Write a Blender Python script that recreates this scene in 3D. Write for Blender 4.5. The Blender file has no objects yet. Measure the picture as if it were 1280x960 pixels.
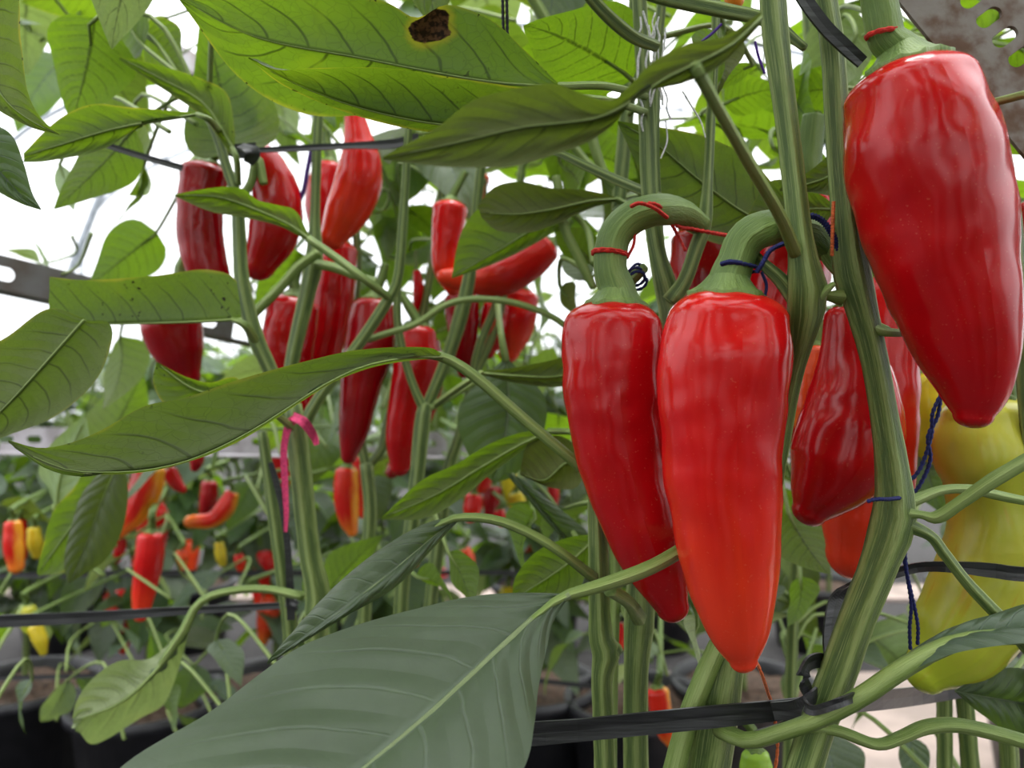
import bpy, math, random
import numpy as np
from mathutils import Vector, Matrix, noise
from mathutils.geometry import tessellate_polygon

S = bpy.context.scene
C = S.collection
random.seed(7)
F, H = 1000.0, 0.75          # focal length in pixels of the 1280 frame, camera height in metres

# ------------------------------------------------------------------ camera, sky, exposure
cam = bpy.data.cameras.new('camera')
cam.sensor_width, cam.lens = 36.0, 36.0 * F / 1280
cam.clip_start, cam.clip_end = 0.02, 200
cam.dof.use_dof, cam.dof.focus_distance, cam.dof.aperture_fstop = True, 0.365, 8.5
camo = bpy.data.objects.new('camera', cam)
C.objects.link(camo)
camo.location, camo.rotation_euler = (0, 0, H), (math.pi / 2, 0, 0)
S.camera = camo
S.view_settings.view_transform, S.view_settings.look = 'Standard', 'None'
S.view_settings.exposure, S.view_settings.gamma = 0.42, 1.0
S.view_settings.use_curve_mapping = False
S.cycles.max_bounces, S.cycles.transmission_bounces, S.cycles.transparent_max_bounces = 10, 8, 10
S.cycles.caustics_reflective = S.cycles.caustics_refractive = False

SKY_TOP = 3.3
w = bpy.data.worlds.new('overcast_sky')
S.world = w
w.use_nodes = True
wt = w.node_tree
bg = wt.nodes['Background']
tc = wt.nodes.new('ShaderNodeTexCoord')
sx = wt.nodes.new('ShaderNodeSeparateXYZ')
rp = wt.nodes.new('ShaderNodeValToRGB')
wt.links.new(tc.outputs['Generated'], sx.inputs[0])
mr = wt.nodes.new('ShaderNodeMapRange')
mr.inputs[1].default_value, mr.inputs[2].default_value = -1, 1
wt.links.new(sx.outputs[2], mr.inputs[0])
wt.links.new(mr.outputs[0], rp.inputs[0])
e = rp.color_ramp.elements
e[0].position, e[0].color = 0.45, (0.08, 0.085, 0.08, 1)
e[1].position, e[1].color = 1.0, (1, 1, 1, 1)
q = e.new(0.52); q.color = (0.46, 0.47, 0.48, 1)
wt.links.new(rp.outputs[0], bg.inputs[0])
bg.inputs[1].default_value = SKY_TOP
sun = bpy.data.lights.new('sun', 'SUN')
sun.energy, sun.angle, sun.color = 1.6, math.radians(22), (1, 0.98, 0.94)
suno = bpy.data.objects.new('sun', sun)
C.objects.link(suno)
suno.rotation_euler = (math.radians(-14), math.radians(8), 0)

# ------------------------------------------------------------------ helpers
def P(px, py, D):
    return Vector(((px - 640) / F * D, D, H - (py - 480) / F * D))

class NT:
    """tiny node-graph builder"""
    def __init__(s, name):
        s.m = bpy.data.materials.new(name); s.m.use_nodes = True
        s.t = s.m.node_tree; s.t.nodes.clear()
        s.out = s.t.nodes.new('ShaderNodeOutputMaterial')
    def n(s, kind, **kw):
        x = s.t.nodes.new('ShaderNode' + kind)
        for k, v in kw.items(): setattr(x, k, v)
        return x
    def put(s, sock, v):
        if isinstance(v, bpy.types.NodeSocket): s.t.links.new(v, sock)
        elif isinstance(v, (tuple, list)) and len(v) == 3 and sock.type == 'RGBA': sock.default_value = (*v, 1)
        else: sock.default_value = v
    def M(s, op, a, b=0.0, c=None):
        x = s.n('Math', operation=op); s.put(x.inputs[0], a); s.put(x.inputs[1], b)
        if c is not None: s.put(x.inputs[2], c)
        return x.outputs[0]
    def step(s, v, a, b):            # smooth 0..1 from a to b
        x = s.n('MapRange', interpolation_type='SMOOTHSTEP')
        s.put(x.inputs[0], v); x.inputs[1].default_value, x.inputs[2].default_value = a, b
        return x.outputs[0]
    def mix(s, f, a, b):
        x = s.n('Mix', data_type='RGBA'); s.put(x.inputs[0], f); s.put(x.inputs[6], a); s.put(x.inputs[7], b)
        return x.outputs[2]
    def uv(s):
        x = s.n('UVMap'); y = s.n('SeparateXYZ'); s.t.links.new(x.outputs[0], y.inputs[0])
        return x.outputs[0], y.outputs[0], y.outputs[1]
    def noise(s, scale, detail=2.0, vec=None, stretch=None, rough=0.5):
        x = s.n('TexNoise'); x.inputs['Scale'].default_value = scale; x.inputs['Detail'].default_value = detail
        x.inputs['Roughness'].default_value = rough
        if vec is None: vec = s.n('TexCoord').outputs['Object']
        if stretch:
            mp = s.n('Mapping'); mp.inputs['Scale'].default_value = stretch; s.t.links.new(vec, mp.inputs[0]); vec = mp.outputs[0]
        s.t.links.new(vec, x.inputs['Vector'])
        return x.outputs['Fac']
    def bump(s, h, strength, dist):
        x = s.n('Bump'); x.inputs['Strength'].default_value = strength; x.inputs['Distance'].default_value = dist
        s.put(x.inputs['Height'], h)
        return x.outputs[0]
    def bsdf(s, col, rough, normal=None, **kw):
        x = s.n('BsdfPrincipled'); s.put(x.inputs['Base Color'], col); s.put(x.inputs['Roughness'], rough)
        if normal is not None: s.put(x.inputs['Normal'], normal)
        for k, v in kw.items(): s.put(x.inputs[k.replace('_', ' ')], v)
        return x.outputs[0]
    def done(s, sh):
        s.t.links.new(sh, s.out.inputs[0]); return s.m

def leaf_mat(name, top, under, trans, fac=0.45, spots=0.0, patch=None, yellow=0.0):
    g = NT(name)
    uvv, u, v = g.uv()
    a = g.M('ABSOLUTE', g.M('SUBTRACT', g.M('MULTIPLY', u, 2.0), 1.0))
    sgn = g.M('SIGN', g.M('SUBTRACT', u, 0.5))
    t = g.M('MULTIPLY', g.M('SUBTRACT', v, g.M('MULTIPLY', g.M('POWER', a, 1.25), 0.2)), 8.5)
    t = g.M('ADD', t, g.M('MULTIPLY', sgn, 0.22))
    wob = g.noise(3.0, 2, uvv)
    t = g.M('ADD', t, g.M('MULTIPLY', wob, 0.5))
    fr = g.M('FRACT', t)
    d = g.M('ABSOLUTE', g.M('SUBTRACT', fr, 0.5))
    vein = g.M('MULTIPLY', g.step(d, 0.06, 0.012), g.step(a, 1.0, 0.55))
    mid = g.step(a, 0.06, 0.02)
    back = g.n('NewGeometry').outputs['Backfacing']
    vo = g.n('TexVoronoi', feature='DISTANCE_TO_EDGE'); mp = g.n('Mapping'); mp.inputs['Scale'].default_value = (13, 34, 1)
    dist = g.n('Mix', data_type='RGBA'); nz = g.n('TexNoise'); nz.inputs['Scale'].default_value = 6
    g.t.links.new(uvv, nz.inputs['Vector']); dist.inputs[0].default_value = 0.06
    g.t.links.new(uvv, dist.inputs[6]); g.t.links.new(nz.outputs['Color'], dist.inputs[7])
    g.t.links.new(dist.outputs[2], mp.inputs[0]); g.t.links.new(mp.outputs[0], vo.inputs['Vector']); vo.inputs['Scale'].default_value = 1
    fine = g.step(vo.outputs['Distance'], 0.07, 0.0)
    veins = g.M('MAXIMUM', g.M('MAXIMUM', vein, mid), g.M('MULTIPLY', fine, g.M('ADD', 0.05, g.M('MULTIPLY', back, 0.20))))
    rnd = g.n('ObjectInfo').outputs['Random']
    blot = g.noise(38, 3)
    hv = g.n('HueSaturation')
    g.put(hv.inputs['Hue'], g.M('ADD', 0.475, g.M('MULTIPLY', rnd, 0.045)))
    g.put(hv.inputs['Value'], g.M('ADD', 0.68, g.M('ADD', g.M('MULTIPLY', blot, 0.4), g.M('MULTIPLY', g.noise(170, 3), 0.28))))
    base = g.mix(back, top, under)
    base = g.mix(g.M('MULTIPLY', veins, 0.75), base, g.mix(back, tuple(min(1, c * 1.35 + 0.018) for c in top), tuple(c * 0.75 for c in under)))
    g.put(hv.inputs['Color'], base)
    col = hv.outputs[0]
    tr = g.mix(veins, trans, tuple(c * 0.30 for c in trans))
    tr = g.mix(g.step(blot, 0.5, 0.75), tr, tuple(c * k for c, k in zip(trans, (1.15, 1.05, 1))))
    if yellow:
        yl = g.M('MULTIPLY', g.step(g.M('ADD', a, g.M('MULTIPLY', blot, 0.25)), 1.06, 1.16), yellow)
        tr = g.mix(yl, tr, (0.75, 0.62, 0.05)); col = g.mix(yl, col, (0.4, 0.33, 0.05))
    if spots:
        sp = g.noise(330, 1); near = g.noise(26, 1)
        k = g.M('MULTIPLY', g.step(sp, 0.66, 0.72), g.M('MAXIMUM', g.step(near, 0.55, 0.72), g.step(a, 0.9, 1.0)))
        k = g.M('MULTIPLY', k, spots)
        col = g.mix(k, col, (0.012, 0.007, 0.004)); tr = g.mix(k, tr, (0.01, 0.006, 0.003))
    if patch:
        pu, pv, ru, rv = patch
        dd = g.M('SQRT', g.M('ADD', g.M('POWER', g.M('DIVIDE', g.M('SUBTRACT', u, pu), ru), 2.0), g.M('POWER', g.M('DIVIDE', g.M('SUBTRACT', v, pv), rv), 2.0)))
        dd = g.M('ADD', dd, g.M('MULTIPLY', g.M('SUBTRACT', g.noise(12, 3, uvv), 0.5), 0.7))
        halo = g.step(dd, 1.45, 0.95); k = g.step(dd, 1.02, 0.93)
        bn = g.mix(g.step(g.noise(420, 3), 0.4, 0.62), (0.014, 0.007, 0.003), (0.22, 0.10, 0.045))
        col = g.mix(g.M('MULTIPLY', halo, 0.5), col, (0.35, 0.27, 0.03)); tr = g.mix(g.M('MULTIPLY', halo, 0.6), tr, (0.6, 0.5, 0.03))
        col = g.mix(k, col, bn); tr = g.mix(k, tr, (0.012, 0.005, 0.002))
    q = g.M('MULTIPLY', g.M('SINE', g.M('MULTIPLY', fr, math.pi)), 0.7)
    nm = g.bump(g.M('ADD', g.M('SUBTRACT', q, g.M('MULTIPLY', veins, 0.5)), g.M('MULTIPLY', g.noise(140, 2), 0.25)), 0.45, 0.0016)
    pr = g.bsdf(col, g.M('ADD', 0.42, g.M('MULTIPLY', back, 0.2)), nm, Specular_IOR_Level=0.42)
    tl = g.n('BsdfTranslucent'); g.put(tl.inputs[0], tr); g.put(tl.inputs['Normal'], nm)
    mx = g.n('MixShader'); mx.inputs[0].default_value = fac
    g.t.links.new(pr, mx.inputs[1]); g.t.links.new(tl.outputs[0], mx.inputs[2])
    return g.done(mx.outputs[0])

def stem_mat(name, light, mid, dark, stripes=5.0):
    g = NT(name)
    uvv, u, v = g.uv()
    nz = g.noise(5.0, 3, uvv, (9, 1.2, 1))
    wv = g.M('SINE', g.M('ADD', g.M('MULTIPLY', u, 2 * math.pi * stripes), g.M('MULTIPLY', nz, 2.4)))
    c = g.mix(g.step(wv, -1.0, 0.4), dark, mid)
    c = g.mix(g.step(wv, 0.2, 1.1), c, light)
    ln = g.noise(6.0, 2, uvv, (16, 0.5, 1))
    c = g.mix(g.M('MULTIPLY', g.step(ln, 0.52, 0.66), 0.6), c, light)
    c = g.mix(g.M('MULTIPLY', g.step(ln, 0.46, 0.34), 0.6), c, dark)
    c = g.mix(g.M('MULTIPLY', g.step(g.noise(60, 3), 0.5, 0.85), 0.5), c, mid)
    nm = g.bump(g.M('ADD', g.M('MULTIPLY', wv, 0.35), g.noise(7, 3, uvv, (14, 3, 1))), 0.5, 0.0012)
    return g.done(g.bsdf(c, 0.5, nm, Specular_IOR_Level=0.4, Subsurface_Weight=0.0))

def pepper_mat(name, main, deep, tip=None, tip_at=(0.55, 1.0), side=None, streak=None, rough=0.2):
    g = NT(name)
    uvv, u, v = g.uv()
    n1 = g.noise(22, 3); n2 = g.noise(3.2, 3, uvv, (5, 0.7, 1))
    c = g.mix(g.step(n1, 0.38, 0.68), deep, main)
    if side:
        sd = g.M('ADD', g.M('COSINE', g.M('MULTIPLY', g.M('SUBTRACT', u, side[1]), 2 * math.pi)), g.M('MULTIPLY', n2, 0.7))
        c = g.mix(g.step(sd, 0.98, 1.45), c, side[0])
    if tip: c = g.mix(g.step(g.M('ADD', v, g.M('MULTIPLY', g.M('SUBTRACT', n2, 0.5), 0.35)), *tip_at), c, tip)
    if streak: c = g.mix(g.M('MULTIPLY', g.step(n2, 0.56, 0.72), 0.8), c, streak)
    dots = g.step(g.noise(900, 0), 0.76, 0.80)
    c = g.mix(g.M('MULTIPLY', dots, 0.10), c, (0.8, 0.35, 0.2))
    nm = g.bump(g.noise(48, 1), 0.07, 0.0022)
    return g.done(g.bsdf(c, g.M('ADD', rough - 0.075, g.M('MULTIPLY', g.noise(35, 2), 0.10)), nm, Specular_IOR_Level=0.37,
                         Subsurface_Weight=0.05, Subsurface_Scale=0.004, Subsurface_Radius=(1.0, 0.2, 0.1)))

def plain_mat(name, col, rough, col2=None, scale=40, metallic=0.0, bump=0.0, stretch=None):
    g = NT(name)
    nz = g.noise(scale, 4, None, stretch)
    c = g.mix(g.step(nz, 0.38, 0.66), col, col2 or tuple(x * 0.7 for x in col))
    nm = g.bump(nz, bump, 0.002) if bump else None
    return g.done(g.bsdf(c, rough, nm, Metallic=metallic))

M = {}
M['leaf'] = leaf_mat('pepper_leaf', (0.040, 0.078, 0.028), (0.095, 0.135, 0.040), (0.22, 0.40, 0.010))
M['leaf_spot'] = leaf_mat('spotted_pepper_leaf', (0.05, 0.09, 0.02), (0.095, 0.140, 0.036), (0.21, 0.36, 0.010), spots=1.0, yellow=0.5)
M['leaf_hurt'] = leaf_mat('damaged_pepper_leaf', (0.05, 0.09, 0.02), (0.095, 0.140, 0.036), (0.20, 0.35, 0.010), spots=1.0, patch=(0.15, 0.36, 0.15, 0.052), yellow=0.4)
M['leaf_olive'] = leaf_mat('olive_pepper_leaf', (0.05, 0.085, 0.025), (0.10, 0.135, 0.042), (0.15, 0.25, 0.012), fac=0.42, spots=0.6, yellow=0.2)
M['leaf_dark'] = leaf_mat('dark_pepper_leaf', (0.062, 0.096, 0.056), (0.09, 0.13, 0.040), (0.14, 0.25, 0.008), fac=0.35)
M['leaf_shade'] = leaf_mat('shaded_pepper_leaf', (0.05, 0.08, 0.028), (0.100, 0.125, 0.036), (0.12, 0.175, 0.012), fac=0.4)  # shaded copy of the leaf, its dimness put into the colours
M['leaf_pale'] = leaf_mat('pale_pepper_leaf', (0.11, 0.16, 0.10), (0.32, 0.40, 0.22), (0.22, 0.32, 0.06), fac=0.35)
M['stem'] = stem_mat('ribbed_green_stem', (0.24, 0.30, 0.10), (0.125, 0.18, 0.040), (0.055, 0.095, 0.020), 5.0)
M['twig'] = stem_mat('green_petiole', (0.28, 0.36, 0.12), (0.19, 0.27, 0.06), (0.11, 0.18, 0.032), 2.0)
M['stalk'] = stem_mat('green_fruit_stalk', (0.17, 0.25, 0.06), (0.12, 0.19, 0.04), (0.085, 0.145, 0.027), 3.0)
M['rib'] = stem_mat('leaf_midrib', (0.19, 0.24, 0.11), (0.15, 0.20, 0.085), (0.12, 0.165, 0.07), 1.0)
M['red'] = pepper_mat('ripe_red_skin', (0.48, 0.0032, 0.0058), (0.38, 0.0020, 0.0048))
M['scarlet'] = pepper_mat('bright_red_skin', (0.60, 0.0065, 0.0065), (0.50, 0.0040, 0.0055), tip=(0.74, 0.040, 0.012), tip_at=(0.35, 0.95))
M['crimson'] = pepper_mat('crimson_skin', (0.34, 0.0025, 0.0065), (0.24, 0.0015, 0.0050))
M['half'] = pepper_mat('half_ripe_skin', (0.62, 0.020, 0.008), (0.52, 0.010, 0.007), tip=(0.78, 0.20, 0.02), tip_at=(0.62, 1.1), side=((0.78, 0.34, 0.02), 0.80))
M['orange'] = pepper_mat('orange_skin', (0.70, 0.075, 0.014), (0.62, 0.04, 0.010), tip=(0.78, 0.26, 0.03), tip_at=(0.6, 1.1))
M['yellow'] = pepper_mat('yellow_skin', (0.60, 0.46, 0.02), (0.46, 0.38, 0.02))
M['lime'] = pepper_mat('yellow_green_skin', (0.52, 0.50, 0.060), (0.38, 0.40, 0.035), streak=(0.46, 0.27, 0.018), tip=(0.46, 0.54, 0.035), tip_at=(0.7, 1.0), rough=0.26)
M['green'] = pepper_mat('unripe_green_skin', (0.28, 0.46, 0.04), (0.20, 0.36, 0.03))
M['strap'] = plain_mat('black_plastic_strap', (0.012, 0.012, 0.014), 0.38, (0.03, 0.03, 0.034), 30, bump=0.2, stretch=(1, 1, 14))
M['rust'] = plain_mat('rusty_steel', (0.19, 0.165, 0.15), 0.75, (0.085, 0.038, 0.017), 70, bump=0.35)
M['steel'] = plain_mat('grey_steel', (0.34, 0.32, 0.34), 0.5, (0.22, 0.20, 0.21), 30, bump=0.1)
M['dark_steel'] = plain_mat('weathered_steel', (0.13, 0.125, 0.13), 0.6, (0.08, 0.06, 0.05), 25, bump=0.1)
M['pipe'] = plain_mat('galvanised_pipe', (0.42, 0.46, 0.52), 0.5)
M['pot'] = plain_mat('black_pot_plastic', (0.012, 0.012, 0.016), 0.45, (0.02, 0.02, 0.025))
M['soil'] = plain_mat('potting_mix', (0.10, 0.06, 0.04), 0.95, (0.04, 0.024, 0.016), 120, bump=0.8)
M['mat'] = plain_mat('black_ground_mat', (0.05, 0.045, 0.045), 0.9, (0.025, 0.023, 0.024), 60, bump=0.3)
M['path'] = plain_mat('pale_concrete', (0.42, 0.33, 0.29), 0.85, (0.30, 0.24, 0.21), 7, bump=0.2)
for k, c in dict(red_y=(0.60, 0.02, 0.012), navy=(0.008, 0.012, 0.11), black_y=(0.012, 0.011, 0.02), white_y=(0.74, 0.72, 0.76), orange_y=(0.80, 0.17, 0.05), violet=(0.09, 0.03, 0.28), pink=(0.80, 0.06, 0.20)).items():
    M[k] = plain_mat(k.rstrip('_y') + '_yarn', c, 0.85, tuple(x * 0.6 for x in c), 900, bump=0.4)
def film():
    g = NT('clear_poly_film')
    a = g.n('BsdfTransparent'); a.inputs[0].default_value = (0.97, 0.98, 1, 1)
    b = g.n('BsdfTranslucent'); b.inputs[0].default_value = (0.9, 0.92, 0.95, 1)
    m = g.n('MixShader'); m.inputs[0].default_value = 0.16
    g.t.links.new(a.outputs[0], m.inputs[1]); g.t.links.new(b.outputs[0], m.inputs[2])
    return g.done(m.outputs[0])
M['film'] = film()

def link_mesh(name, me, parent=None):
    o = bpy.data.objects.new(name, me); C.objects.link(o)
    if parent is not None: o.parent = parent
    return o

def make_mesh(name, V, Fc, mat, uv=None, smooth=True):
    me = bpy.data.meshes.new(name)
    me.from_pydata([tuple(v) for v in V], [], [tuple(f) for f in Fc])
    if uv is not None:
        l = me.uv_layers.new(name='UVMap')
        vi = np.empty(len(me.loops), dtype=np.int32); me.loops.foreach_get('vertex_index', vi)
        l.data.foreach_set('uv', np.asarray(uv, dtype=np.float32)[vi].ravel())
    if smooth: me.polygons.foreach_set('use_smooth', [True] * len(me.polygons))
    me.materials.append(mat)
    me.update()
    return me

def to_px(v): return (640 + v[0] / v[1] * F, 480 + (H - v[2]) / v[1] * F, v[1])
def off(V, o): return [Vector(v) - o for v in V]

def tag(o, label, cat, group=None, kind=None):
    if label: o['label'] = label
    if cat: o['category'] = cat
    if group: o['group'] = group
    if kind: o['kind'] = kind
    return o

def empty(name, loc, label, cat, group=None):
    o = bpy.data.objects.new(name, None); C.objects.link(o); o.location = loc; o.empty_display_size = 0.02
    return tag(o, label, cat, group)

def curve(pts, n):
    """Catmull-Rom through rows of numbers (x, y, z, ...), n samples evenly along the length"""
    p = np.array(pts, dtype=float)
    if len(p) == 2: dense = p[0] + (p[1] - p[0]) * np.linspace(0, 1, 60)[:, None]
    else:
        p = np.vstack([2 * p[0] - p[1], p, 2 * p[-1] - p[-2]])
        out = []
        for i in range(1, len(p) - 2):
            t = np.linspace(0, 1, 24, endpoint=False)[:, None]
            a, b, c, d = p[i - 1], p[i], p[i + 1], p[i + 2]
            out.append(0.5 * (2 * b + (c - a) * t + (2 * a - 5 * b + 4 * c - d) * t * t + (3 * b - a - 3 * c + d) * t ** 3))
        dense = np.vstack(out + [p[-2:-1]])
    s = np.r_[0, np.cumsum(np.linalg.norm(np.diff(dense[:, :3], axis=0), axis=1))]
    g = np.linspace(0, s[-1], n)
    return np.stack([np.interp(g, s, dense[:, k]) for k in range(dense.shape[1])], axis=1)

def path(rows, D=None):
    """(px, py, radius px[, depth]) rows -> (x, y, z, r) in metres"""
    out = []
    for r in rows:
        d = r[3] if len(r) > 3 else D
        out.append((*P(r[0], r[1], d), r[2] * d / F))
    return out

def frames(pts):
    p = np.array(pts)[:, :3]
    t = np.gradient(p, axis=0); t /= np.linalg.norm(t, axis=1)[:, None] + 1e-12
    ref = np.array([0, -1.0, 0])
    if abs(t[0] @ ref) > 0.9: ref = np.array([1.0, 0, 0])
    nrm = []
    a = ref - t[0] * (ref @ t[0]); a /= np.linalg.norm(a)
    for k in range(len(p)):
        a = a - t[k] * (a @ t[k]); a /= np.linalg.norm(a) + 1e-12
        nrm.append(a.copy())
    nrm = np.array(nrm)
    return p, t, nrm, np.cross(t, nrm)

def tube_geo(rows4, n=24, sides=12, rib=0.0, lump=0.0, nrib=5):
    c = curve(rows4, n); p, t, a, b = frames(c); r = c[:, 3]
    th = np.linspace(0, 2 * math.pi, sides + 1)
    V, UV, Fc = [], [], []
    L = np.r_[0, np.cumsum(np.linalg.norm(np.diff(p, axis=0), axis=1))] * 12
    for k in range(n):
        for j in range(sides + 1):
            m = 1 + rib * math.cos(nrib * th[j])
            if lump: m += lump * noise.noise(Vector(p[k]) * 120 + Vector((math.cos(th[j]), math.sin(th[j]), 0)))
            V.append(p[k] + (a[k] * math.cos(th[j]) + b[k] * math.sin(th[j])) * r[k] * m)
            UV.append((th[j] / (2 * math.pi), L[k]))
    w = sides + 1
    for k in range(n - 1):
        for j in range(sides):
            Fc.append((k * w + j, k * w + j + 1, (k + 1) * w + j + 1, (k + 1) * w + j))
    for k, rev in ((0, True), (n - 1, False)):
        i0 = len(V); V.append(p[k] + t[k] * (-0.3 if rev else 0.3) * r[k]); UV.append((0.5, L[k]))
        for j in range(sides):
            f = (k * w + j, k * w + j + 1, i0); Fc.append(f[::-1] if rev else f)
    return V, Fc, UV

def tube(name, rows4, mat, parent=None, org=Vector(), n=24, sides=12, rib=0.0, lump=0.0):
    V, Fc, UV = tube_geo(rows4, n, sides, rib, lump)
    return link_mesh(name, make_mesh(name, off(V, org), Fc, mat, UV), parent)

# ------------------------------------------------------------------ peppers
ALLP = []
def pepper(label, axis, D, mat, stalk=None, topk=0.55, tipk=1.0, lob=0.05, lump=0.05, group=None, calyx=0.62, seed=0, rings=46, sides=40, stalk_r=0.30, name='red_pepper', cat='pepper'):
    rows = path(axis, D)
    c = curve(rows, rings); p, t, a, b = frames(c); R = c[:, 3]
    th = np.linspace(0, 2 * math.pi, sides + 1); ph = seed * 1.7
    rr = []                                            # (centre, radius, a, b, s)
    R0, R1 = R[0], R[-1]
    for k in range(9):
        f = max(0.02, math.sin(math.pi / 2 * k / 9)); h = topk * R0 * math.cos(math.pi / 2 * k / 9)
        if f < 0.5: h -= topk * R0 * 0.55 * (1 - f / 0.5) ** 1.5
        rr.append((p[0] - t[0] * h, R0 * f, a[0], b[0], 0.0))
    for k in range(rings): rr.append((p[k], R[k], a[k], b[k], k / (rings - 1)))
    for k in range(1, 9):
        f = max(0.02, math.cos(math.pi / 2 * k / 8)); h = tipk * R1 * math.sin(math.pi / 2 * k / 8)
        rr.append((p[-1] + t[-1] * h, R1 * f, a[-1], b[-1], 1.0))
    V, UV, Fc = [], [], []
    org = Vector(p[0]); w = sides + 1
    Rm = R.max()
    for i, (ce, r, aa, bb, s) in enumerate(rr):
        for j in range(w):
            x = th[j] % (2 * math.pi)
            d = aa * math.cos(x) + bb * math.sin(x)
            g = 1 - 0.8 * s
            m = 1 + lob * g * math.cos(3 * x + ph + 1.1 * s) + 0.4 * lob * math.cos(2 * x + ph * 2 - 2 * s)
            q = Vector((ce + d * r - p[0]) / Rm) + Vector((seed * 3.1, 0, 0))
            m += lump * (1 - 0.7 * s ** 3) * (noise.noise(q * 1.5) + 0.55 * noise.noise(q * 3.0) + 0.08 * noise.noise(q * 6.5))
            V.append(Vector(ce + d * r * m) - org); UV.append((th[j] / (2 * math.pi), s))
    for k in range(len(rr) - 1):
        for j in range(sides): Fc.append((k * w + j, k * w + j + 1, (k + 1) * w + j + 1, (k + 1) * w + j))
    root = empty(name, org, label, cat, group)
    link_mesh('flesh', make_mesh('flesh', V, Fc, M[mat], UV), root)
    if stalk is not None:
        rs = R0 * stalk_r
        srow = path(stalk, D) if stalk else []
        st = p[0] - t[0] * topk * R0 * 0.86
        if not srow:
            u0 = -t[0]; srow = [(*(st + u0 * R0 * 0.8), rs * 0.8), (*(st + u0 * R0 * 1.5 + np.array([0, 0, R0 * 0.5])), rs)]
        rs0 = srow[0][3]
        rows2 = [(*(st - t[0] * 0.0), rs0 * 1.35), (*(st - t[0] * rs0 * 0.7), rs0 * 1.12)] + [r for r in srow]
        V, Fc, UV = [], [], []
        ns = 36; w2 = ns + 1; prof = (0.0, 0.2, 0.4, 0.6, 0.8, 0.94, 1.0, 0.97)
        for k, f in enumerate(prof):
            for j in range(w2):
                x = 2 * math.pi * (j % ns) / ns
                Rc = R0 * calyx * (1 + 0.10 * math.cos(6 * x + ph) + 0.07 * noise.noise(Vector((math.cos(x) * 2, math.sin(x) * 2, seed))))
                ro = rs0 * 1.05 + (Rc - rs0 * 1.05) * f
                q = min(ro / R0, 0.98)
                h = topk * R0 * math.sqrt(1 - q * q) + R0 * (0.05 + 0.22 * (1 - f) ** 2.2 + 0.025 * math.cos(12 * x) * f)
                if k == len(prof) - 1: h -= R0 * 0.10
                V.append(Vector(p[0] - t[0] * h + (a[0] * math.cos(x) + b[0] * math.sin(x)) * ro) - org); UV.append((j / ns, f * 0.3))
        for k in range(len(prof) - 1):
            for j in range(ns): Fc.append((k * w2 + j, k * w2 + j + 1, (k + 1) * w2 + j + 1, (k + 1) * w2 + j))
        link_mesh('calyx', make_mesh('calyx', V, Fc, M['stalk'], UV), root)
        tube('stalk', rows2, M['stalk'], root, org, 30, 16, 0.03, 0.05)
    ALLP.append(root)
    return root

# ------------------------------------------------------------------ leaves
def leaf_w(v):
    return (math.sin(math.pi * v ** 0.72) ** 0.85) * (1 - 0.42 * v) * 0.36 if 0 < v < 1 else 0.0

def template(seed, n=15, m=9, petiole=True, mat=None):
    r = random.Random(seed)
    droop, fold, wave, wid = r.uniform(0.1, 0.5), r.uniform(0.05, 0.55), r.uniform(0.02, 0.06), r.uniform(0.85, 1.15)
    tw, ph = r.uniform(-0.3, 0.3), r.uniform(0, 6)
    V, UV, Fc = [], [], []
    for i in range(n):
        v = i / (n - 1)
        ang = droop * 2.2 * v
        y = math.sin(ang) / (droop * 2.2); z = -(1 - math.cos(ang)) / (droop * 2.2)
        hw = max(leaf_w(v), 0.004) * wid
        for j in range(m):
            u = 2 * j / (m - 1) - 1
            x = u * hw; zz = fold * abs(x) * (1 - 0.3 * abs(u)) + wave * math.sin(9 * v + ph + (1.5 if u > 0 else 0)) * u * u * hw * 3
            zz += 0.012 * abs(math.sin(math.pi * (v - 0.2 * abs(u)) * 8)) * (1 - u * u)
            ca, sa = math.cos(tw * v), math.sin(tw * v)
            x, zz = x * ca - zz * sa, x * sa + zz * ca
            V.append((x, y - zz * 0.0, z + zz)); UV.append(((u + 1) / 2, v))
    for i in range(n - 1):
        for j in range(m - 1): Fc.append((i * m + j, i * m + j + 1, (i + 1) * m + j + 1, (i + 1) * m + j))
    if petiole:
        TV, TF, TU = tube_geo([(0, -0.34, 0.05, 0.016), (0, -0.16, 0.05, 0.013), (0, 0, 0, 0.012), (0, 0.3, -0.03, 0.006)], 8, 5)
        k = len(V); V += TV; UV += [(0.5, 0.01)] * len(TV); Fc += [tuple(i + k for i in f) for f in TF]
    return V, Fc, UV

TEMPL = [template(100 + k, petiole=False) for k in range(8)]
LM = {}
for mk in ('leaf', 'leaf_spot', 'leaf_olive', 'leaf_dark', 'leaf_shade', 'leaf_pale'):
    LM[mk] = [make_mesh('leaf', *T[:2], M[mk], T[2]) for T in TEMPL]
FAR_T = [template(200 + k, 9, 5) for k in range(6)]
LMF = {mk: [make_mesh('leaf', *T[:2], M[mk], T[2]) for T in FAR_T] for mk in ('leaf', 'leaf_dark', 'leaf_pale')}

def leaf_matrix(B, T, N, wid=1.0):
    y = (T - B); L = y.length; y = y.normalized()
    z = (N - y * N.dot(y)).normalized(); x = y.cross(z)
    m = Matrix((x * L * wid, y * L, z * L)).transposed().to_4x4()
    m.translation = B
    return m

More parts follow.
